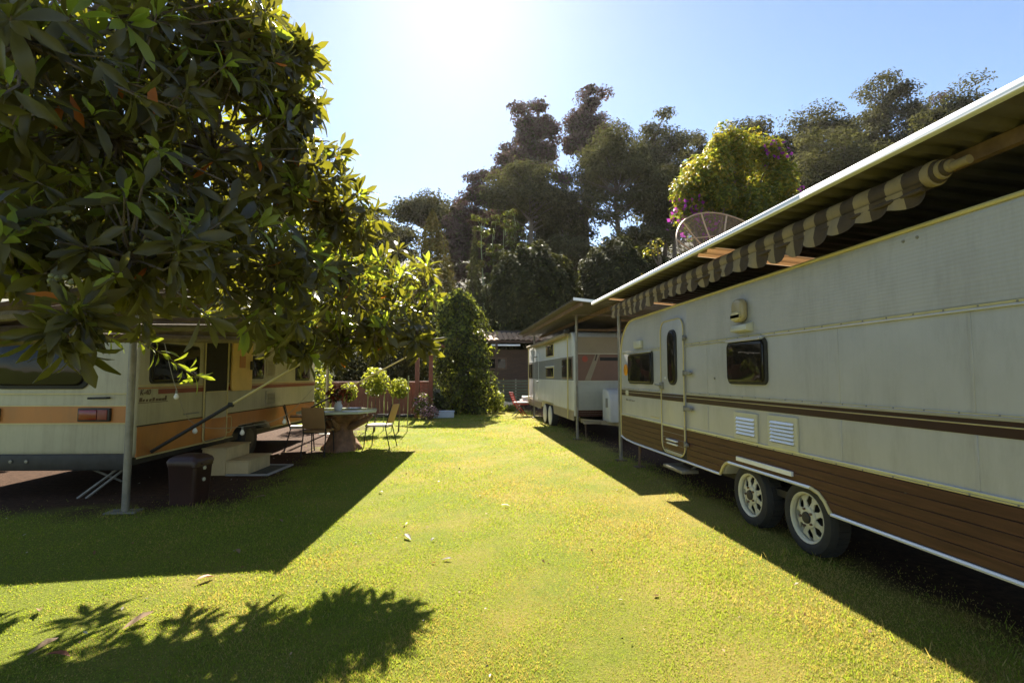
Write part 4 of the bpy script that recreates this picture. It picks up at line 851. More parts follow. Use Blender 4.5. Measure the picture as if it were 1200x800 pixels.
# bright drooping plant hung on the pergola
hp = thing('hanging_plant', 'bright yellow green drooping plant hung on the pergola', 'plant', (-0.78, 18.1, 2.2))
n = 260; D = rdirs(n); D[:, 2] = D[:, 2] * 0.8; C = np.array([-0.78, 18.0, 2.48]) + D * (RNG.random((n, 1)) ** 0.4) * np.array([0.36, 0.3, 0.30]); V, F = cards(C, unit(D + np.array([0, 0, 0.7])), 0.24, 0.32)
bulk('foliage', V, F, [l_lime], None, hp); MB().lathe([(0.08, 2.12), (0.13, 2.24), (0.14, 2.3)], (-0.78, 18.0, 0), 'z', 14).build('pot', m_fence, hp)
# leafy column and hedges
def column_shrub(label, name, cat, prof, n, size, cx, cy, mats, w, seed=3):
    rng = np.random.default_rng(seed); t = thing(name, label, cat, (cx, cy, 0)); zs_ = np.array([p[0] for p in prof]); rs = np.array([p[1] for p in prof]); xo = np.array([p[2] for p in prof])
    z = rng.uniform(zs_[0], zs_[-1], n); a = rng.uniform(0, 2 * PI, n); rad = np.interp(z, zs_, rs); lump = 1 + 0.20 * np.sin(3 * a + 2.4 * z) + 0.16 * np.sin(5 * a - 3.3 * z + 1) + 0.10 * np.sin(9 * a + 7 * z)
    k = rng.random(n) ** 0.22; k[::11] *= rng.uniform(1.0, 1.35, len(k[::11])); rr_ = rad * lump * k; C = np.stack([cx + np.interp(z, zs_, xo) + np.cos(a) * rr_, cy + np.sin(a) * rr_ * 0.9, z + rng.normal(size=n) * 0.08], 1)
    N = np.stack([np.cos(a), np.sin(a), np.full(n, 0.5)], 1); V, F = cards(C, N, size, 0.5, rng); bulk('foliage', V, F, mats, rng.choice(len(mats), n, p=w), t)
    core = MB(); core.tube([(cx + xo[i], cy, zs_[i]) for i in range(len(zs_))], [max(0.05, r * 0.25) for r in rs], 10); core.build('stem', m_tree_bark, t, smooth=True); return t
column_shrub('tall column smothered in climbing leaves between the pergola and the far caravan', 'vine_column', 'climbing plant', [(0.02, 1.02, 0.24), (0.8, 1.0, 0.16), (1.6, 0.95, 0.04), (2.6, 0.98, -0.06), (3.6, 0.90, -0.14), (4.2, 0.72, -0.18), (4.5, 0.45, -0.15), (4.7, 0.12, -0.2)], 14000, 0.15, 0.45, 20.4, [l_vine, l_lime, l_bush], [0.46, 0.12, 0.42])
leafy('shrub', 'bright green shrub seen between the thin grey post and the orange-skirted caravan', 'shrub', (-3.75, 15.2, 1.0), (0.45, 0.5, 1.0), 900, 0.13, [l_lime, l_vine], [0.5, 0.5])
leafy('ground_shrub', 'low light green plant at the right foot of the leafy column', 'plant', (1.75, 20.6, 0.45), (0.35, 0.4, 0.45), 500, 0.13, [l_lime, l_vine], [0.6, 0.4])
for (x, y, r, h, lab) in ((-6.3, 22.5, 1.6, 1.75, 'dark hedge bush behind the board fence, leftmost'), (-4.0, 22.2, 1.6, 1.7, 'dark hedge bush behind the middle of the board fence'), (-1.9, 22.4, 1.5, 1.75, 'dark hedge bush behind the board fence beside the pergola')):
    leafy('hedge_bush', lab, 'bush', (x, y, h), (r, 1.0, h), 4200, 0.17, [l_bush, l_pine], [0.6, 0.4], 'dark bushes behind the board fence')
for (x, y, r, h, lab) in ((-7.7, 9.2, 1.2, 1.6, 'dark hedge bush on the far side of the orange skirted caravan, nearest the viewer'), (-7.9, 11.6, 1.3, 1.8, 'dark hedge bush on the far side of the orange skirted caravan, middle of three'), (-7.6, 14.0, 1.2, 1.7, 'dark hedge bush on the far side of the orange skirted caravan, farthest of three')):
    leafy('hedge_bush', lab, 'bush', (x, y, h), (r, 1.3, h), 3600, 0.2, [l_bush, l_pine], [0.6, 0.4], 'dark bushes beyond the left caravan')
# ---------------------------------------------------------------- shed, slat fence, red chair, stones
sh = thing('wooden_shed', 'dark low wooden shed with clay tiled eave behind the slatted fence', 'shed', (2.6, 26, 0))
MB().box(0.2, 6.4, 26.0, 29, 0, 2.75).build('wall', m_roofwood, sh)
for k in range(14): MB().box(0.2, 6.4, 25.975, 25.998, 0.1 + 0.18 * k, 0.272 + 0.18 * k).build('board', m_roofwood, sh, bevel=0.004, seg=1)
MB().prism([(0.0, 24.9, 3.12), (0.0, 27.5, 3.85), (0.0, 29.6, 3.12), (0.0, 29.6, 3.04), (0.0, 27.5, 3.74), (0.0, 24.9, 3.03)], (6.6, 0, 0)).build('roof', m_roofwood, sh)
t0_ = None
for i in range(26):
    for j in range(4):
        x = 0.0 + 0.255 * i; y = 24.82 + 0.42 * j; z = 3.13 + 0.118 * j + 0.012 * math.sin(i * 7 + j * 3)
        if t0_ is None:
            q = MB(); n_ = 6
            for k in range(n_):
                a0, a1 = PI * k / n_, PI * (k + 1) / n_
                q.prism([(0.12 - 0.12 * math.cos(a0), 0, 0.07 * math.sin(a0)), (0.12 - 0.12 * math.cos(a1), 0, 0.07 * math.sin(a1)), (0.12 - 0.11 * math.cos(a1), 0, 0.055 * math.sin(a1)), (0.12 - 0.11 * math.cos(a0), 0, 0.055 * math.sin(a0))], (0, 0.46, 0.13))
            t0_ = q.mesh('roof_tile', m_tile)
        link(t0_, 'roof_tile', sh, Vector((x, y, z)) - LOC[sh.name])
for x in (0.35, 2.15, 4.3): MB().box(x - 0.06, x + 0.06, 24.95, 25.07, 0, 3.03).build('post', m_roofwood, sh)
MB().box(1.9, 3.3, 24.95, 25.02, 2.88, 2.96).build('gutter', m_alu_white, sh, bevel=0.01)
ww = MB().box(1.55, 2.75, 25.93, 25.972, 1.75, 2.35).build('window', m_rust, sh); MB().box(1.62, 2.68, 25.915, 25.928, 1.82, 2.28).build('pane', m_glass, ww)
sf = thing('slatted_fence', 'low dark green horizontal slatted fence beside the far caravan', 'fence', (2.6, 22.6, 0))
s0 = None
for k in range(9):
    if s0 is None: s0 = MB().box(1.75, 3.9, 22.6, 22.63, 0.18, 0.255).build('slat', m_greenfence, sf, bevel=0.004, seg=1)
    else: link(s0.data, 'slat', sf, (0, 0.004 * (k % 2), 0.125 * k))
for x in (1.80, 2.8, 3.8): MB().box(x - 0.03, x + 0.03, 22.632, 22.69, 0, 1.3).build('post', m_post, sf)
rng_ = random.Random(5)
stone_l = ['pale rounded border stone nearest the red chair', 'pale border stone second from the red chair', 'long pale border stone in the middle of the row', 'small pale border stone between two larger ones', 'pale border stone third from the leafy column', 'tallest pale border stone of the row', 'flat pale border stone by the light green plant', 'pale border stone at the leafy column end']
for k in range(8):
    x = 2.75 - 0.15 * k; s = MB(); r = 0.10 + 0.035 * rng_.random()
    bmesh.ops.create_icosphere(s.bm, subdivisions=2, radius=r)
    for v in s.bm.verts: v.co = Vector((v.co.x * 1.0, v.co.y * 0.9, v.co.z * (1.35 if k == 5 else 0.95))) * (1 + 0.12 * math.sin(v.co.x * 40 + k) * math.cos(v.co.y * 33 + 2 * k)) + Vector((x, 21.6 + 0.05 * math.sin(k), 0.26 + 0.03 * math.sin(k * 2)))
    o = s.build('border_stone', m_stone, None, loc=(x, 21.6, 0.2), smooth=True); tag(o, stone_l[k], 'stone', 'pale border stones by the slatted fence')
kb = MB().box(1.6, 3.0, 21.45, 21.8, 0, 0.18).build('stone_bed', m_soil if 'm_soil' in globals() else m_hill, None, loc=(2.3, 21.6, 0)); kb['kind'] = 'structure'
leafy('ground_plants', 'strip of low leafy plants in front of the pale border stones', 'plants', (2.2, 21.2, 0.12), (0.6, 0.2, 0.16), 500, 0.10, [l_vine, l_lime, l_pink], [0.6, 0.3, 0.1], trunk=False)
rc = thing('folding_chair', 'red folding garden chair with white cushion near the far caravan', 'chair', (2.45, 18.6, 0), R(-80), local=True)
for s in (-1, 1):
    MB().tube([(0.22 * s, 0.22, 0), (0.22 * s, -0.18, 0.45), (0.22 * s, -0.34, 0.86)], 0.014, 6).build('long_leg', m_red, rc); MB().tube([(0.19 * s, -0.26, 0), (0.19 * s, 0.24, 0.43)], 0.014, 6).build('short_leg', m_black, rc)
for k in range(4): MB().box(-0.22, 0.22, -0.24 - 0.035 * k, -0.225 - 0.035 * k, 0.54 + 0.085 * k, 0.61 + 0.085 * k).build('back_slat', m_red, rc, bevel=0.004)
MB().box(-0.21, 0.21, -0.2, 0.26, 0.42, 0.455).build('seat', m_red, rc, bevel=0.006); MB().box(-0.2, 0.2, -0.19, 0.27, 0.456, 0.52).build('cushion', m_cushion, rc, bevel=0.02)
bt_ = thing('side_table', 'small dark side table standing between the red chair and the far caravan', 'table', (2.78, 19.0, 0))
MB().box(2.52, 3.0, 18.8, 19.25, 0.53, 0.57).build('table_top', m_cushion, bt_, bevel=0.006)
for (a, b) in ((2.55, 18.83), (2.97, 18.83), (2.55, 19.22), (2.97, 19.22)): MB().tube([(a, b, 0), (a, b, 0.53)], 0.016, 6).build('leg', m_black, bt_)
bx_ = MB().box(2.58, 2.92, 18.9, 19.15, 0.572, 0.70).build('white_box', m_white, None, loc=(2.75, 19, 0.57), bevel=0.02); tag(bx_, 'white box resting on the small dark side table', 'box')

# ---------------------------------------------------------------- mesh satellite dish behind the carports
dz = thing('satellite_dish', 'large round mesh satellite dish rising behind the white roof edge', 'satellite dish', (8.2, 15.2, 0))
ctr = Vector((8.45, 15.2, 4.95)); ax = Vector((-0.12, 0.35, 0.93)).normalized(); ax = Vector((0.08, -0.86, 0.50)).normalized()
e1 = ax.cross(Vector((0, 0, 1))).normalized(); e2 = e1.cross(ax).normalized()
def dp(r, t): return ctr + (e1 * math.cos(t) + e2 * math.sin(t)) * r + ax * (0.36 * (r / 1.6) ** 2 - 0.0)
RD = 1.78
d_ = MB(); nr, nt = 8, 48; g_ = [[d_.bm.verts.new(dp(0.12 + (RD - 0.12) * i / nr, 2 * PI * k / nt)) for k in range(nt)] for i in range(nr + 1)]
for i in range(nr):
    for k in range(nt): d_.bm.faces.new((g_[i][k], g_[i][(k + 1) % nt], g_[i + 1][(k + 1) % nt], g_[i + 1][k]))
d_.build('mesh_bowl', m_wire, dz, smooth=True)
for k in range(12):
    t = 2 * PI * k / 12 + 0.26; MB().tube([dp(0.12 + (RD - 0.12) * i / 6, t) - ax * 0.0 for i in range(7)], 0.026, 6).build('rib', m_dishframe, dz, smooth=True)
rp_ = [dp(RD, 2 * PI * k / 48) for k in range(49)]; MB().tube(rp_, 0.022, 6, cap=False).build('rim', m_dishframe, dz, smooth=True)
MB().lathe([(0.16, -0.06), (0.16, 0.04)], ctr, 'z', 16).build('hub', m_dishframe, dz)
MB().tube([(8.25, 15.35, 0), (8.25, 15.35, 4.6), tuple(ctr - ax * 0.05)], 0.06, 10).build('mast', m_post, dz, smooth=True)
for k in range(3): MB().tube([dp(RD * 0.8, 2 * PI * k / 3 + 0.5), ctr + ax * 1.3], 0.015, 6).build('feed_arm', m_dishframe, dz)
MB().lathe([(0.09, -0.1), (0.09, 0.1)], ctr + ax * 1.32, 'z', 12).build('feed_horn', m_ivory, dz)

# ---------------------------------------------------------------- the broad-leaved tree on the left
def leaf_grid(L, Wd, droop, fold, segs):
    prof = {4: [0.07, 0.52, 0.93, 0.95, 0.10], 3: [0.06, 0.8, 0.95, 0.04]}[segs]
    V = []
    for i, w in enumerate(prof):
        t = i / segs; x = L * t * (1 - 0.12 * abs(droop) * t); z = -droop * L * t * t + 0.03 * L * math.sin(PI * t)
        wig = 0.04 * Wd * math.sin(9 * t + droop * 20)
        V += [(x, -Wd / 2 * w, z + fold * Wd / 2 * w + wig), (x, 0, z), (x, Wd / 2 * w, z + fold * Wd / 2 * w - wig)]
    F = []
    for i in range(segs):
        a = 3 * i; F += [(a, a + 3, a + 4, a + 1), (a + 1, a + 4, a + 5, a + 2)]
    return np.array(V), np.array(F)
LV = [leaf_grid(1, 0.28, d, f, 4) for d, f in ((0.10, 0.35), (0.28, 0.25), (0.45, 0.3), (-0.08, 0.45))]
TREE = Vector((-4.45, 4.35, 0))
tree = thing('broadleaf_tree', 'large tree with big glossy drooping leaves hanging over the orange skirted caravan', 'tree', TREE)
blobs = [(-2.05, 2.65, 3.05, 0.72), (-1.95, 3.2, 3.55, 0.80), (-1.58, 3.6, 3.75, 0.46), (-1.62, 4.0, 3.90, 0.40), (-1.26, 4.2, 3.55, 0.24),
         (-2.45, 3.0, 2.60, 0.80), (-1.95, 3.2, 2.82, 0.80), (-1.68, 3.8, 3.02, 0.76), (-1.28, 4.4, 3.15, 0.44), (-1.02, 4.8, 2.92, 0.36),
         (-2.15, 2.8, 1.98, 0.42), (-1.72, 3.0, 2.08, 0.50), (-1.66, 3.6, 2.28, 0.58), (-1.38, 4.2, 2.28, 0.58), (-1.00, 4.8, 2.32, 0.50),
         (-0.64, 5.6, 2.42, 0.42), (-0.36, 6.2, 2.48, 0.32), (-0.60, 5.8, 2.02, 0.32), (-0.98, 5.4, 1.86, 0.28), (-1.30, 4.4, 1.80, 0.24),
         (-1.66, 2.5, 1.70, 0.10), (-1.78, 3.4, 4.45, 0.75), (-3.2, 3.4, 3.3, 0.95), (-3.3, 3.2, 2.3, 0.7), (-1.74, 4.4, 4.35, 0.40), (-2.6, 4.4, 4.0, 0.9),
         (-2.45, 4.2, 3.0, 0.85), (-2.75, 2.7, 1.95, 0.5), (-2.0, 4.6, 3.3, 0.6), (-1.5, 5.7, 2.25, 0.38), (-2.05, 5.8, 2.35, 0.38), (-2.6, 5.8, 2.45, 0.4), (-1.2, 5.6, 2.3, 0.4), (-0.76, 5.2, 1.80, 0.26), (-0.36, 5.3, 1.86, 0.22), (-1.05, 5.0, 1.72, 0.18), (-1.30, 4.2, 3.95, 0.20)]
rng = np.random.default_rng(21)
P_, D_, Bi = [], [], []
for bi, (x, y, z, r) in enumerate(blobs):
    n = int((26 + 145 * r ** 1.8) * (0.4 if bi in (15, 16, 17, 18, 29, 30, 31, 32, 33, 34, 35) else 0.35 if bi in (20, 22, 25) else 0.45 if bi in (0, 1, 21, 23, 26, 27, 28, 5, 6) else 0.7 if bi in (13, 14) else 0.7 if bi in (0, 1, 2, 5, 6, 7, 21, 23, 26, 28) else 1))
    d = rdirs(n, rng); rad = r * rng.random(n) ** 0.45
    p = np.array([x, y, z]) + d * rad[:, None]; P_.append(p); D_.append(unit(d + np.array([0, 0, 0.35]) + rng.normal(size=(n, 3)) * 0.35)); Bi += [bi] * n
P_ = np.concatenate(P_); D_ = np.concatenate(D_); Bi = np.array(Bi)
# a strip of lawn in front of the awning stays sunny: nothing hangs in its path to the sun; keep a body length clear of the camera
ok = (P_[:, 1] - P_[:, 2] / math.tan(SUN_EL) < 3.58) & (np.linalg.norm(P_ - np.array(EYE), axis=1) > 2.1) & (P_[:, 2] > 1.35) & ~((P_[:, 0] < -1.45) & (P_[:, 1] < 4.6) & (P_[:, 2] < 1.93) & (Bi != 20))
P_, D_, Bi = P_[ok], D_[ok], Bi[ok]
# hanging sprig with sunlight put into its leaf colour, in front of the caravan and the long leaves at its root
spr = np.array([(-2.42, 4.05, 1.72), (-2.24, 4.1, 1.70), (-2.14, 4.12, 1.62), (-2.05, 4.15, 1.55), (-1.97, 4.17, 1.48), (-1.90, 4.2, 1.44)])
lowc = np.array([(-1.72, 2.45, 1.62), (-1.68, 2.55, 1.56), (-1.60, 2.9, 1.72), (-1.12, 3.7, 1.88), (-1.02, 3.6, 1.78), (-1.2, 3.4, 1.8)])
P_ = np.concatenate([P_, spr, lowc]); D_ = np.concatenate([D_, np.tile([[0.8, 0.1, -0.15]], (6, 1)), np.tile([[0.35, -0.2, -0.8]], (6, 1))])
nS = len(P_); yb_ = np.concatenate([Bi, np.full(12, 99)]); young_lit_r = rng.random(nS) < np.where(np.isin(yb_, [14, 15, 16]), 0.75, np.where(D_[:, 2] > 0.45, 0.38, 0.14)); young_lit_r[-12:-6] = True; young_lit_r[-6:] = False  # besides young growth, bright leaves paint sunlight on upward tips and the sprig
pos, Lx, Ln, Ly, sz, var_, mat_ = [], [], [], [], [], [], []
for i in range(nS):
    p, d = P_[i], unit(D_[i]); spg = nS - 12 <= i < nS - 6; nl = 5 if spg else int(rng.integers(6, 13)); rs_ = rng.uniform(0.75, 1.3); a0 = rng.uniform(0, 2 * PI)
    u = unit(np.cross(d, [0.13, 0.21, 0.97])); v = np.cross(d, u)
    for k in range(nl):
        t = k / nl; az = a0 + k * 2.399 + rng.normal() * 0.3; tilt = R(22 + 78 * t + rng.normal() * 17)
        rad = u * math.cos(az) + v * math.sin(az); L = unit(d * math.cos(tilt) + rad * math.sin(tilt) + np.array([0, 0, -0.42 * t - 0.05]))
        N = d - L * (d @ L); N = unit(N + rng.normal(size=3) * 0.22); N = unit(N - L * (N @ L))
        pos.append(p + rad * 0.012 - d * 0.05 * t); Lx.append(L); Ln.append(N); Ly.append(np.cross(N, L))
        s = (0.115 + 0.09 * t + rng.normal() * 0.02) if not spg else 0.09 + rng.random() * 0.05
        s *= rs_ if not spg else 1
        yg = young_lit_r[i] and (t < 0.5 or spg)
        sz.append(max(0.08, s)); var_.append(int(rng.integers(0, 2)) if yg else int(rng.integers(0, 4))); mat_.append(1 if yg else (2 if rng.random() < 0.006 else 0))
pos, Lx, Ln, Ly, sz, var_, mat_ = map(np.array, (pos, Lx, Ln, Ly, sz, var_, mat_))
rust = np.array([(-1.52, 2.75, 2.95), (-1.95, 2.8, 2.85), (-1.90, 2.75, 2.85), (-1.78, 2.9, 3.05), (-1.12, 5.2, 1.66)])
pos = np.concatenate([pos, rust]); Lx = np.concatenate([Lx, unit(np.array([(0.1, -0.2, -1), (-0.35, -0.1, -0.9), (0.3, 0, -0.9), (0.1, 0.1, -1), (0.5, 0, -0.6)]))])
Ln = np.concatenate([Ln, unit(np.array([(0.2, -1, 0.2)] * 5))]); Ln = unit(Ln - Lx * np.sum(Ln * Lx, 1, keepdims=True)); Ly = np.cross(Ln, Lx)
sz = np.concatenate([sz, [0.17, 0.16, 0.15, 0.12, 0.16]]); var_ = np.concatenate([var_, [1, 1, 2, 1, 2]]); mat_ = np.concatenate([mat_, [2] * 5])
# the 300 leaves that show largest are parts, one object each; the rest are one part
ey = np.array(EYE); rel = pos - ey; fwd = np.array([math.sin(YAW) * math.cos(PITCH), math.cos(YAW) * math.cos(PITCH), math.sin(PITCH)])
rt_ = np.array([math.cos(YAW), -math.sin(YAW), 0]); upv = np.cross(rt_, fwd); dz_ = rel @ fwd
inview = (dz_ > 0.3) & (np.abs(rel @ rt_ / dz_) < 0.98) & (np.abs(rel @ upv / dz_) < 0.65)
dist = np.linalg.norm(rel, axis=1); face = np.abs(np.sum(Ln * rel, 1)) / dist
show = np.where(inview, sz ** 2 * (face + 0.25) / dist ** 2, 0); order = np.argsort(-show)
order = np.concatenate([np.arange(len(pos) - 5, len(pos)), [o for o in order if o < len(pos) - 5]])
single = order[:300]; rest = order[300:]
lm = [l_dark, l_young_lit, l_rust]
leaf_me = {}
for vi, (V, F) in enumerate(LV):
    for mi, m in enumerate(lm):
        me = bpy.data.meshes.new('leaf'); me.from_pydata(V.tolist(), [], F.tolist()); me.materials.append(m); me.polygons.foreach_set('use_smooth', [True] * len(F)); leaf_me[(vi, mi)] = me
for i in single:
    o = bpy.data.objects.new('leaf', leaf_me[(int(var_[i]), int(mat_[i]))]); COL.objects.link(o); o.parent = tree
    m4 = Matrix([(Lx[i][a] * sz[i], Ly[i][a] * sz[i], Ln[i][a] * sz[i], pos[i][a] - TREE[a]) for a in range(3)] + [(0, 0, 0, 1)]); o.matrix_local = m4
    if mat_[i] == 2: o['label'] = 'rust orange withered leaf'
VV, FF, MM, off = [], [], [], 0
for vi in range(4):
    r_ = rest[var_[rest] == vi]; V, F = LV[vi]
    W_ = pos[r_][:, None] + (V[None, :, 0:1] * Lx[r_][:, None] + V[None, :, 1:2] * Ly[r_][:, None] + V[None, :, 2:3] * Ln[r_][:, None]) * sz[r_][:, None, None]
    VV.append(W_.reshape(-1, 3)); FF.append((F[None] + (np.arange(len(r_)) * len(V))[:, None, None] + off).reshape(-1, 4)); MM.append(np.repeat(mat_[r_], len(F))); off += len(r_) * len(V)
fo = bulk('foliage', np.concatenate(VV), np.concatenate(FF), lm, np.concatenate(MM), tree, smooth=True); fo['kind'] = 'stuff'
# trunk, limbs and twigs
rngp = random.Random(4)
tk = MB(); tk.tube([TREE, TREE + Vector((0.05, 0.02, 0.9)), TREE + Vector((0.2, -0.1, 1.7)), TREE + Vector((0.5, -0.3, 2.4))], [0.26, 0.20, 0.17, 0.14], 14); tk.build('trunk', m_tree_bark, tree, smooth=True)
tw = MB(); 
base1 = TREE + Vector((0.15, -0.08, 1.6)); base2 = TREE + Vector((0.45, -0.28, 2.35))
for bi, (x, y, z, r) in enumerate(blobs):
    c = Vector((x, y, z)); b = base2 if z > 2.6 else base1; mid = b.lerp(c, 0.5) + Vector((rngp.uniform(-.12, .12), rngp.uniform(-.12, .12), 0.16 + rngp.uniform(-.1, .1)))
    MB().tube([b, b.lerp(mid, 0.5) + Vector((0, 0, 0.05)), mid, mid.lerp(c, 0.6) + Vector((0, 0.04, 0.03)), c], [0.075, 0.055, 0.04, 0.026, 0.014], 7).build('limb', m_tree_bark, tree, smooth=True)
for i in range(len(Bi)):
    c = Vector(blobs[Bi[i]][:3]); p = Vector(P_[i]); q = c.lerp(p, 0.5) + Vector((rngp.uniform(-.04, .04), rngp.uniform(-.04, .04), rngp.uniform(-.05, .03)))
    tw.tube([c, q, p], [0.010, 0.006, 0.004], 4, cap=False)
spt = [(-2.9, 3.9, 2.0), (-2.62, 4.0, 1.76)] + [tuple(s) for s in spr]; tw.tube(spt, [0.012, 0.009, 0.007, 0.006, 0.005, 0.004, 0.004, 0.003], 5)
tw.build('twigs', m_tree_bark, tree)['kind'] = 'stuff'
fr = MB()   # clusters of small green fruit
for (x, y, z) in ((-1.72, 2.5, 1.84), (-1.66, 2.55, 1.75), (-1.62, 2.9, 2.12), (-1.45, 3.9, 2.0), (-1.86, 2.7, 2.2), (-1.55, 2.8, 2.6), (-1.3, 4.3, 2.3)):
    for k in range(9):
        c = Vector((x, y, z)) + Vector((rngp.uniform(-.05, .05), rngp.uniform(-.05, .05), rngp.uniform(-.05, .05)))
        fr.lathe([(0.002, -0.012), (0.010, -0.006), (0.012, 0.002), (0.008, 0.010), (0.002, 0.013)], c, 'z', 6)
fr.build('fruit', M('unripe_fruit', (0.15, 0.15, 0.04), 0.5), tree, smooth=True)['kind'] = 'stuff'

# ---------------------------------------------------------------- dry leaves lying on the lawn
fl = [(0.60, 5.83, 0.16, 1, 'pale curled dry leaf in the middle of the sunny lawn'), (-0.37, 4.80, 0.20, 3, 'large dark curled dry leaf with pale underside left of the lawn centre'), (-0.15, 4.72, 0.10, 3, 'small dark dry leaf beside the large dark curled leaf'),
      (-0.03, 4.22, 0.13, 3, 'crumpled near black dry leaf on the sunny lawn'), (-0.85, 6.67, 0.15, 1, 'pale dry leaf just outside the straight awning shadow'), (0.36, 6.35, 0.09, 1, 'small pale dry leaf, the farthest on the sunny lawn'), (1.09, 3.34, 0.05, 1, 'tiny pale dry leaf tip on the lawn toward the near wheels'),
      (-1.72, 4.59, 0.16, 0, 'tan dry leaf inside the awning shadow near its front edge'), (-1.72, 4.00, 0.26, 2, 'long red brown dry leaf on the sunny strip in front of the awning shadow'), (-1.81, 3.36, 0.34, 0, 'broad brown dry leaf in the middle of the leafy tree shadow'), (-2.48, 3.58, 0.20, 0, 'tan dry leaf at the left edge of the sunny strip'),
      (-2.14, 3.12, 0.30, 0, 'long brown dry leaf in the lower left of the tree shadow'), (-2.00, 3.02, 0.22, 2, 'reddish dry leaf next to the long brown one in the tree shadow'), (-1.66, 5.49, 0.15, 0, 'dry leaf in the awning shadow nearer the caravan'), (-0.42, 5.25, 0.09, 1, 'little pale leaf scrap above the large dark curled leaf'), (-2.25, 6.6, 0.24, 0, 'brown dry leaf on the bare earth near the doormat'), (-2.7, 4.9, 0.16, 2, 'orange dry leaf on the dark grass by the steel post')]
m_deaddark = LEAF('dark_dry_leaf', (0.035, 0.022, 0.015), (0.06, 0.04, 0.025), 0.1, None, 0.6, 0.3)
dm_ = [l_dead, l_deadpale, LEAF('red_dry_leaf', (0.28, 0.09, 0.04), (0.34, 0.13, 0.06), 0.2, None, 0.6, 0.3), m_deaddark]
for i, (x, y, s, mi, lab) in enumerate(fl):
    s *= 0.65 if i < 8 else 0.52; V, F = leaf_grid(s, s * 0.36, (0.15, -0.18, 0.22, -0.1)[i % 4], 0.5, 4); a = i * 2.1 if i not in (8, 9, 11) else 0.15 + 0.1 * i
    V = V - np.array([s * 0.45, 0, 0]); zmin = V[:, 2].min(); V[:, 2] += 0.012 - zmin
    c_, s_ = math.cos(a), math.sin(a); V = np.stack([V[:, 0] * c_ - V[:, 1] * s_ + x, V[:, 0] * s_ + V[:, 1] * c_ + y, V[:, 2]], 1)
    o = bulk('fallen_leaf', V, F, dm_[mi], None, None, True, loc=(x, y, 0.0)); tag(o, lab, 'leaf', 'dry leaves on the lawn')

n = 420; lx = RNG.uniform(-4.5, 2.6, n); ly = 2.0 + 10 * RNG.random(n) ** 1.3; C = np.stack([lx, ly, RNG.uniform(0.008, 0.018, n)], 1)
V, F = cards(C, np.tile([[0, 0, 1.0]], (n, 1)), RNG.choice([0.018, 0.025, 0.04], n, p=[0.55, 0.33, 0.12]), 0.55)
li = bulk('leaf_litter', V, F, dm_, RNG.choice(4, n, p=[0.38, 0.2, 0.22, 0.2])); li['kind'] = 'stuff'; li['label'] = 'tiny scraps of dry leaf scattered over the lawn'; li['category'] = 'litter'

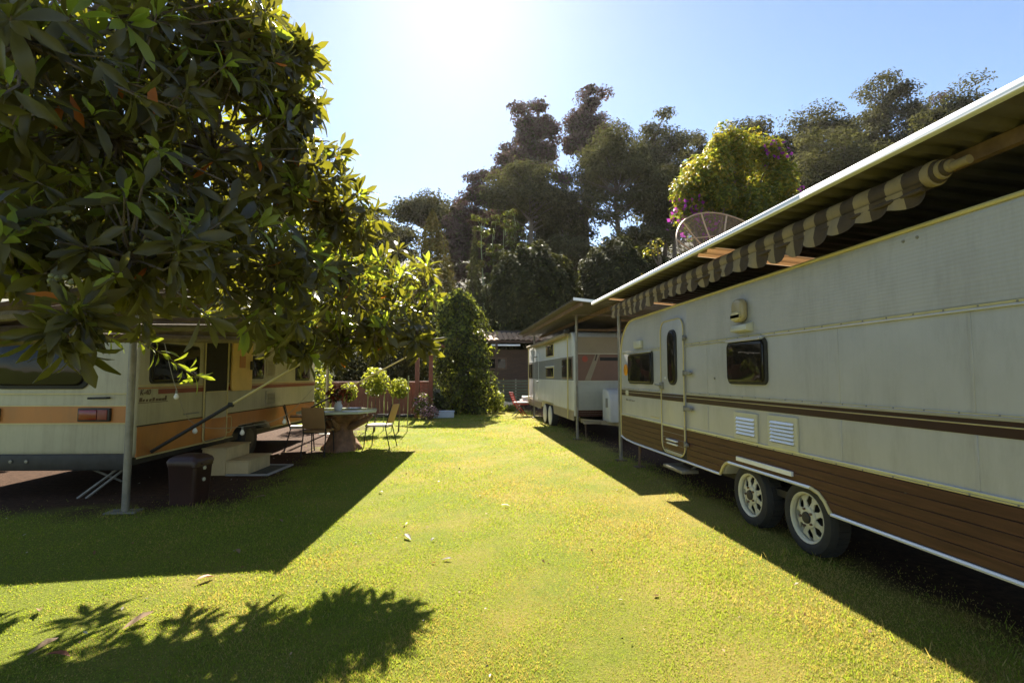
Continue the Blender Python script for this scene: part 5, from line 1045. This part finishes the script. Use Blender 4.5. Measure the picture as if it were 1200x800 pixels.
# ---------------------------------------------------------------- trees on the hill
def pix(px, py, Y):      # direction through the survey camera to the depth Y (used once to note where the trunks stand)
    a, b = (px - 600) / 610, (400 - py) / 610
    d = Vector(fwd) + Vector(rt_) * a + Vector(upv) * b; return EYE + d * (Y / d.y)
def i_front(Y): return 50 < Y < 60
def bg_tree(name, label, cat, px, top, hw, Y, kind, mats, w, hfrac=0.6, n=34, per=110, card=0.42, seed=0, group=None, bark=m_tree_bark, lean=0.0, ground=None):
    rng = np.random.default_rng(seed + 100); tp = pix(px, top, Y); x = tp.x; zt = tp.z; zb = float(hill_z(np.array(x), np.array(Y))) if ground is None else ground; zb = max(zb, 0.0) - 0.1
    H = zt - zb; hfrac = min(0.92, hfrac + (-0.02 if i_front(Y) else 0.2)); wr = hw / 610 * Y * (1.18 if kind not in ('cone',) else 1); ch = H * hfrac; zc = zt - ch / 2
    t = thing(name, label, cat, (x, Y, zb), group=group)
    tb_ = MB(); r0 = max(0.12, 0.022 * H) if name != 'slender_tree' else 0.07; zz = np.linspace(zb, zt - ch * 0.25, 6)
    tb_.tube([(x + lean * math.sin(k * 1.1) * 0.3, Y + 0.15 * math.sin(k * 2.0 + seed), z) for k, z in enumerate(zz)], [r0 * (1 - 0.14 * k) for k in range(6)], 8)
    cl = []
    if kind == 'cone':
        m_ = n * per; tt = rng.random(m_) ** 0.6; a = rng.uniform(0, 2 * PI, m_); lump = 1 + 0.2 * np.sin(5 * a + 9 * tt) + 0.12 * np.sin(9 * a - 14 * tt)
        rr_ = wr * tt ** 0.75 * lump * rng.random(m_) ** 0.2; C = np.stack([x + np.cos(a) * rr_, Y + np.sin(a) * rr_, zt - tt * ch], 1); N = np.stack([np.cos(a), np.sin(a), np.full(m_, 0.3)], 1)
        V, F = cards(C, N, card, 0.35, rng)
    else:
        for k in range(n):
            d = rdirs(1, rng)[0]; rad = rng.random() ** (0.33 if kind != 'open' else 0.5)
            e = np.array([wr, wr * 0.9, ch / 2]) * 0.86
            if kind == 'umbrella': d[2] = abs(d[2]) * 0.9 - 0.25
            c = np.array([x, Y, zc]) + d * e * rad * (1 + 0.10 * math.sin(3.1 * k + seed)) + np.array([0.18 * wr * math.sin(seed * 2.3), 0, -0.10 * wr * abs(d[0])]); q = {'cloud': 0.26, 'open': 0.24, 'umbrella': 0.30, 'dome': 0.36}[kind]
            cl.append((c, wr * q * rng.uniform(0.75, 1.3)))
        Cs, Ns = [], []
        for c, r in cl:
            m_ = per; d = rdirs(m_, rng); d[:, 2] += 0.25; d = unit(d); rad = rng.random((m_, 1)) ** 0.4
            Cs.append(c + rng.normal(size=(m_, 3)) * r * 0.12 + d * rad * r * np.array([1.35, 1.35, 0.55])); Ns.append(d + np.array([0, 0, 0.5]))
            if kind != 'dome':
                b0 = Vector((x, Y, max(zb + H * (1 - hfrac) * 0.9, min(c[2] - wr * 0.25, zt - ch * 0.3)))); tb_.tube([b0, Vector(c)], [r0 * 0.3, r0 * 0.08], 4, cap=False)
        V, F = cards(np.concatenate(Cs), np.concatenate(Ns), card, 0.5, rng, 0.42)
    tb_.build('trunk', bark, t, smooth=True); bulk('crown', V, F, mats, rng.choice(len(mats), len(F), p=w), t); return t
G = 'tall trees on the hill'
P1 = ([l_pine, l_olive], [0.7, 0.3]); P2 = ([l_olive, l_pine], [0.65, 0.35]); PP = ([l_flaretint, l_pine], [0.75, 0.25])
T = [('pine_tree', 'hazy dark pine low on the skyline at the left, just right of the leafy tree', 452, 246, 34, 78, 'cloud', P1, 0.7, 30),
     ('umbrella_pine', 'flat topped dark pine with tufted clumps standing above the brown cypress', 499, 219, 38, 66, 'umbrella', P1, 0.35, 30),
     ('cypress_tree', 'brown green pointed conifer left of the pale bare stems', 507, 246, 40, 42, 'cone', ([l_cyp, l_olive], [0.7, 0.3]), 0.95, 40),
     ('hill_tree', 'dark hill tree rising directly right of the flat topped pine', 556, 192, 34, 64, 'cloud', PP, 0.75, 36),
     ('hill_tree', 'flare tinted hill tree peeping over the left shoulder of the tall wood', 592, 166, 28, 76, 'open', PP, 0.6, 34),
     ('gum_tree', 'tall flare tinted open crowned tree, left one of the highest pair', 630, 110, 31, 82, 'open', PP, 0.42, 46),
     ('gum_tree', 'tall flare tinted domed open crowned tree, right one of the highest pair', 686, 98, 34, 82, 'open', PP, 0.42, 50),
     ('cloud_tree', 'tufted grey green tree in front of the left flare tinted tree', 622, 178, 48, 58, 'cloud', P2, 0.55, 40),
     ('cloud_tree', 'broad tufted tree with pale clump tops in the middle of the wood', 722, 150, 52, 55, 'cloud', P2, 0.6, 46),
     ('hill_tree', 'dark rounded tree right of the domed flare tinted tree', 764, 122, 44, 70, 'cloud', P1, 0.55, 44),
     ('hill_tree', 'dark tree in the gap below the highest pair', 664, 215, 42, 62, 'cloud', P1, 0.5, 34),
     ('hill_tree', 'dark spiky topped tree left above the purple flowered tree', 822, 136, 34, 76, 'open', P1, 0.6, 40),
     ('hill_tree', 'dark feathery tree directly behind the tip of the purple flowered tree', 872, 123, 38, 78, 'open', P1, 0.55, 42),
     ('cloud_tree', 'grey green tufted tree left of the purple flowered tree tip', 838, 158, 30, 62, 'cloud', P2, 0.6, 30),
     ('hill_tree', 'dark broad tree on the skyline right of the purple flowered tree', 950, 108, 48, 74, 'cloud', P1, 0.6, 46),
     ('hill_tree', 'highest dark tree on the right hand skyline', 1034, 84, 44, 80, 'cloud', P1, 0.55, 46),
     ('cloud_tree', 'lumpy grey green tree close above the white roof edge', 985, 140, 58, 58, 'cloud', P2, 0.65, 46),
     ('hill_tree', 'flare tinted dark tree between the highest skyline tree and the round green crown', 1088, 92, 32, 82, 'cloud', PP, 0.55, 34),
     ('round_tree', 'round topped green tree at the right end of the skyline by the roof', 1128, 88, 42, 66, 'dome', P2, 0.6, 36),
     ('hill_tree', 'paler leafy tree in front of the round topped tree near the roof', 1098, 112, 36, 56, 'cloud', ([l_olive, l_bush], [0.7, 0.3]), 0.7, 36),
     ('hill_tree', 'dark tree on the right whose crown is mostly cut by the white roof edge', 1180, 112, 52, 62, 'cloud', P1, 0.7, 40),
     ('hill_tree', 'dark tree between the tufted middle tree and the purple flowered tree', 790, 190, 40, 58, 'cloud', P1, 0.65, 36),
     ('hill_tree', 'slim dark tree at the foot of the wood behind the left round bush', 668, 262, 34, 44, 'cloud', P1, 0.5, 26),
     ('hill_tree', 'slim dark tree at the foot of the wood behind the right round bush', 742, 255, 38, 46, 'cloud', P1, 0.55, 28),
     ('hill_tree', 'narrow dark tree filling the gap left of the two pale trunks', 588, 214, 30, 68, 'cloud', P1, 0.7, 30),
     ('hill_tree', 'dark tree filling the gap between the two pale trunks', 652, 196, 30, 70, 'cloud', PP, 0.7, 32),
     ('hill_tree', 'dark tree filling the gap right of the middle tufted tree', 776, 176, 32, 72, 'cloud', P1, 0.75, 32),
     ('hill_tree', 'low dark tree in the gap between the right skyline trees and the purple flowered tree', 905, 138, 34, 72, 'cloud', P1, 0.7, 32),
     ('hill_tree', 'low flare tinted tree right of the pointed conifer at the left of the wood', 532, 236, 28, 60, 'cloud', PP, 0.8, 26),
     ('young_conifer', 'small dark pointed conifer below the pale bare stems', 556, 272, 15, 40, 'cone', P1, 0.9, 12),
     ('hill_tree', 'dark tree seen through gaps of the leafy tree, far left', 300, 215, 60, 60, 'cloud', P1, 0.8, 40),
     ('hill_tree', 'dark tree seen through gaps of the leafy tree, beside the left pine', 395, 232, 50, 66, 'cloud', P1, 0.8, 36),
     ('hill_tree', 'dark tree behind the leafy tree at the far left edge of the wood', 150, 180, 90, 64, 'cloud', P1, 0.85, 44)]
for i, (nm, lab, px, top, hw, Y, kind, (mats, w), hf, n) in enumerate(T):
    bg_tree(nm, lab, 'tree', px, top, hw, Y, kind, mats, w, hf, int(n * 1.45), 240 if kind != 'cone' else 150, 0.0062 * Y + 0.04, i, G, lean=(i % 3 - 1) * 0.8, bark=m_bark_pale if nm in ('cloud_tree', 'gum_tree') else m_tree_bark)
# pale slender stems with light foliage, left of the round bushes
sl_ = ['pale slender stem tree, leftmost of the light green clump', 'pale slender stem tree, second of the light green clump', 'pale slender stem tree, middle of the light green clump', 'pale slender stem tree, fourth of the light green clump', 'pale slender stem tree, rightmost of the light green clump']
for k in range(5):
    bg_tree('slender_tree', sl_[k], 'tree', 566 + 13 * k, 222 + 9 * ((k * 2) % 3), 15, 44 + (k % 2) * 1.5, 'open', [l_vine, l_olive, l_cyp], [0.4, 0.3, 0.3], 0.72, 16, 70, 0.30, 60 + k, 'slender trees with pale stems', bark=m_bamboo, lean=0.5)
# two round bushes, a mixed shrub and the purple flowered tree nearer the caravans
for (px, top, hw, Y, lab, s) in ((624, 286, 60, 30, 'large dark rounded bush left behind the far carport', 1), (722, 279, 56, 31.5, 'large dark rounded bush right behind the far carport', 2)):
    tp = pix(px, top, Y); wr = hw / 610 * Y; rng = np.random.default_rng(s); n = 30000; d = rdirs(n, rng); H = tp.z
    t = thing('round_bush', lab, 'bush', (tp.x, Y, 0), group='large rounded bushes')
    lump = 1 + 0.06 * np.sin(d[:, 0] * 9 + s) * np.cos(d[:, 2] * 8) + 0.05 * np.sin(d[:, 0] * 17 + d[:, 2] * 13)
    C = np.array([tp.x, Y, H * 0.5]) + d * lump[:, None] * (rng.random((n, 1)) ** 0.16) * np.array([wr, wr, H * 0.5]); V, F = cards(C, d + np.array([0, 0, 0.3]), 0.27, 0.5, rng, 0.35)
    bulk('crown', V, F, [l_bush, l_olive, l_vine], rng.choice(3, n, p=[0.82, 0.14, 0.04]), t); MB().tube([(tp.x, Y, 0), (tp.x, Y, H * 0.5)], [0.3, 0.12], 9).build('trunk', m_tree_bark, t, smooth=True)
bg_tree('mixed_shrub', 'yellowish mixed shrub between the right round bush and the satellite dish', 'shrub', 772, 252, 26, 27, 'cloud', [l_bush, l_yellow, l_lime], [0.6, 0.2, 0.2], 0.75, 26, 90, 0.22, 70)
t = thing('flowering_tree', 'yellow green tree with purple blossom rising behind the white roof edge and the satellite dish', 'tree', (9.9, 19.5, 0)); rng = np.random.default_rng(77)
cl = []
while len(cl) < 92:      # a broad dome with a slightly pointed top
    u_, v_ = rng.uniform(-1, 1, 2)
    if abs(u_) > math.sqrt(max(0, 1 - v_ * v_)) * (1.0 if v_ > -0.2 else 0.9): continue
    c = pix(867 + 66 * u_, 226 + 66 * v_, 19.5 + rng.normal() * 0.8 * math.sqrt(max(0.05, 1 - u_ * u_ - v_ * v_))); cl.append((np.array(c), rng.uniform(12, 22) / 610 * 19.5))
Cs, Ns, Ms, FlC = [], [], [], []
for c, r in cl:
    m_ = 520; d = rdirs(m_, rng); C = c + d * (rng.random((m_, 1)) ** 0.4) * r * np.array([1.0, 1.0, 1.25]); Cs.append(C); Ns.append(d + np.array([0, 0, 0.5]))
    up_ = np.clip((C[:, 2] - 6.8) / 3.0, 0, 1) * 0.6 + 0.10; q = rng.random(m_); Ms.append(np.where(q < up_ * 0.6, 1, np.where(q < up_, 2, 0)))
    if (c[2] < 8.0 and c[0] < 10.0) or rng.random() < 0.03:
        f = rdirs(34, rng); FlC.append(c + unit(f + np.array([-0.3, -0.6, 0])) * r * 1.12 + rng.normal(size=(34, 3)) * 0.12)
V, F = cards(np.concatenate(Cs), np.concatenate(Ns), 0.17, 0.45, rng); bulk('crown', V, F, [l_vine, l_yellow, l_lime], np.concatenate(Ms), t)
FC = np.concatenate(FlC); V, F = cards(FC, rdirs(len(FC), rng), 0.17, 0.8, rng); bulk('blossom', V, F, l_mag, None, t)
tk = MB(); tk.tube([(9.9, 19.5, 0), (9.95, 19.5, 2.5), (10.1, 19.5, 4.6), (10.3, 19.5, 7.5)], [0.24, 0.18, 0.13, 0.05], 10)
for c, r in cl[::2]: tk.tube([(10.05, 19.5, 4.4), tuple(c)], [0.07, 0.02], 5, cap=False)
tk.build('trunk', m_tree_bark, t, smooth=True)
# undergrowth on the slope
n = 26000; ux = RNG.uniform(-55, 85, n); uy = RNG.uniform(33, 85, n); uz = hill_z(ux, uy) + np.abs(RNG.normal(size=n)) * 0.9 * (1 + 0.6 * np.sin(ux * 0.5) * np.cos(uy * 0.4))
V, F = cards(np.stack([ux, uy, uz], 1), np.tile([[0, -0.4, 1.0]], (n, 1)), 0.75, 0.5); u_ = bulk('undergrowth', V, F, [l_pine, l_olive, l_bush, l_cyp], RNG.choice(4, n, p=[0.4, 0.25, 0.25, 0.1])); u_['kind'] = 'stuff'; u_['label'] = 'low tangled undergrowth covering the wooded slope'; u_['category'] = 'undergrowth'



# ---------------------------------------------------------------- thin haze added as a lens-like veil that lifts dark tones
hm = bpy.data.materials.new('haze'); hm.use_nodes = True; hn = hm.node_tree.nodes; hn.remove(hn['Principled BSDF'])
pv = hn.new('ShaderNodeVolumePrincipled'); pv.inputs['Color'].default_value = (0.95, 0.92, 0.90, 1); pv.inputs['Density'].default_value = 0.00008; pv.inputs['Anisotropy'].default_value = 0.5
hm.node_tree.links.new(pv.outputs[0], hn['Material Output'].inputs['Volume'])
hz = MB().box(-310, 310, -70, 410, -1.2, 75).build('haze', hm, None, loc=(0, 0, 0)); hz['kind'] = 'stuff'; hz['label'] = 'thin haze added as a pale veil between the lawn and the wooded hill'; hz['category'] = 'haze'
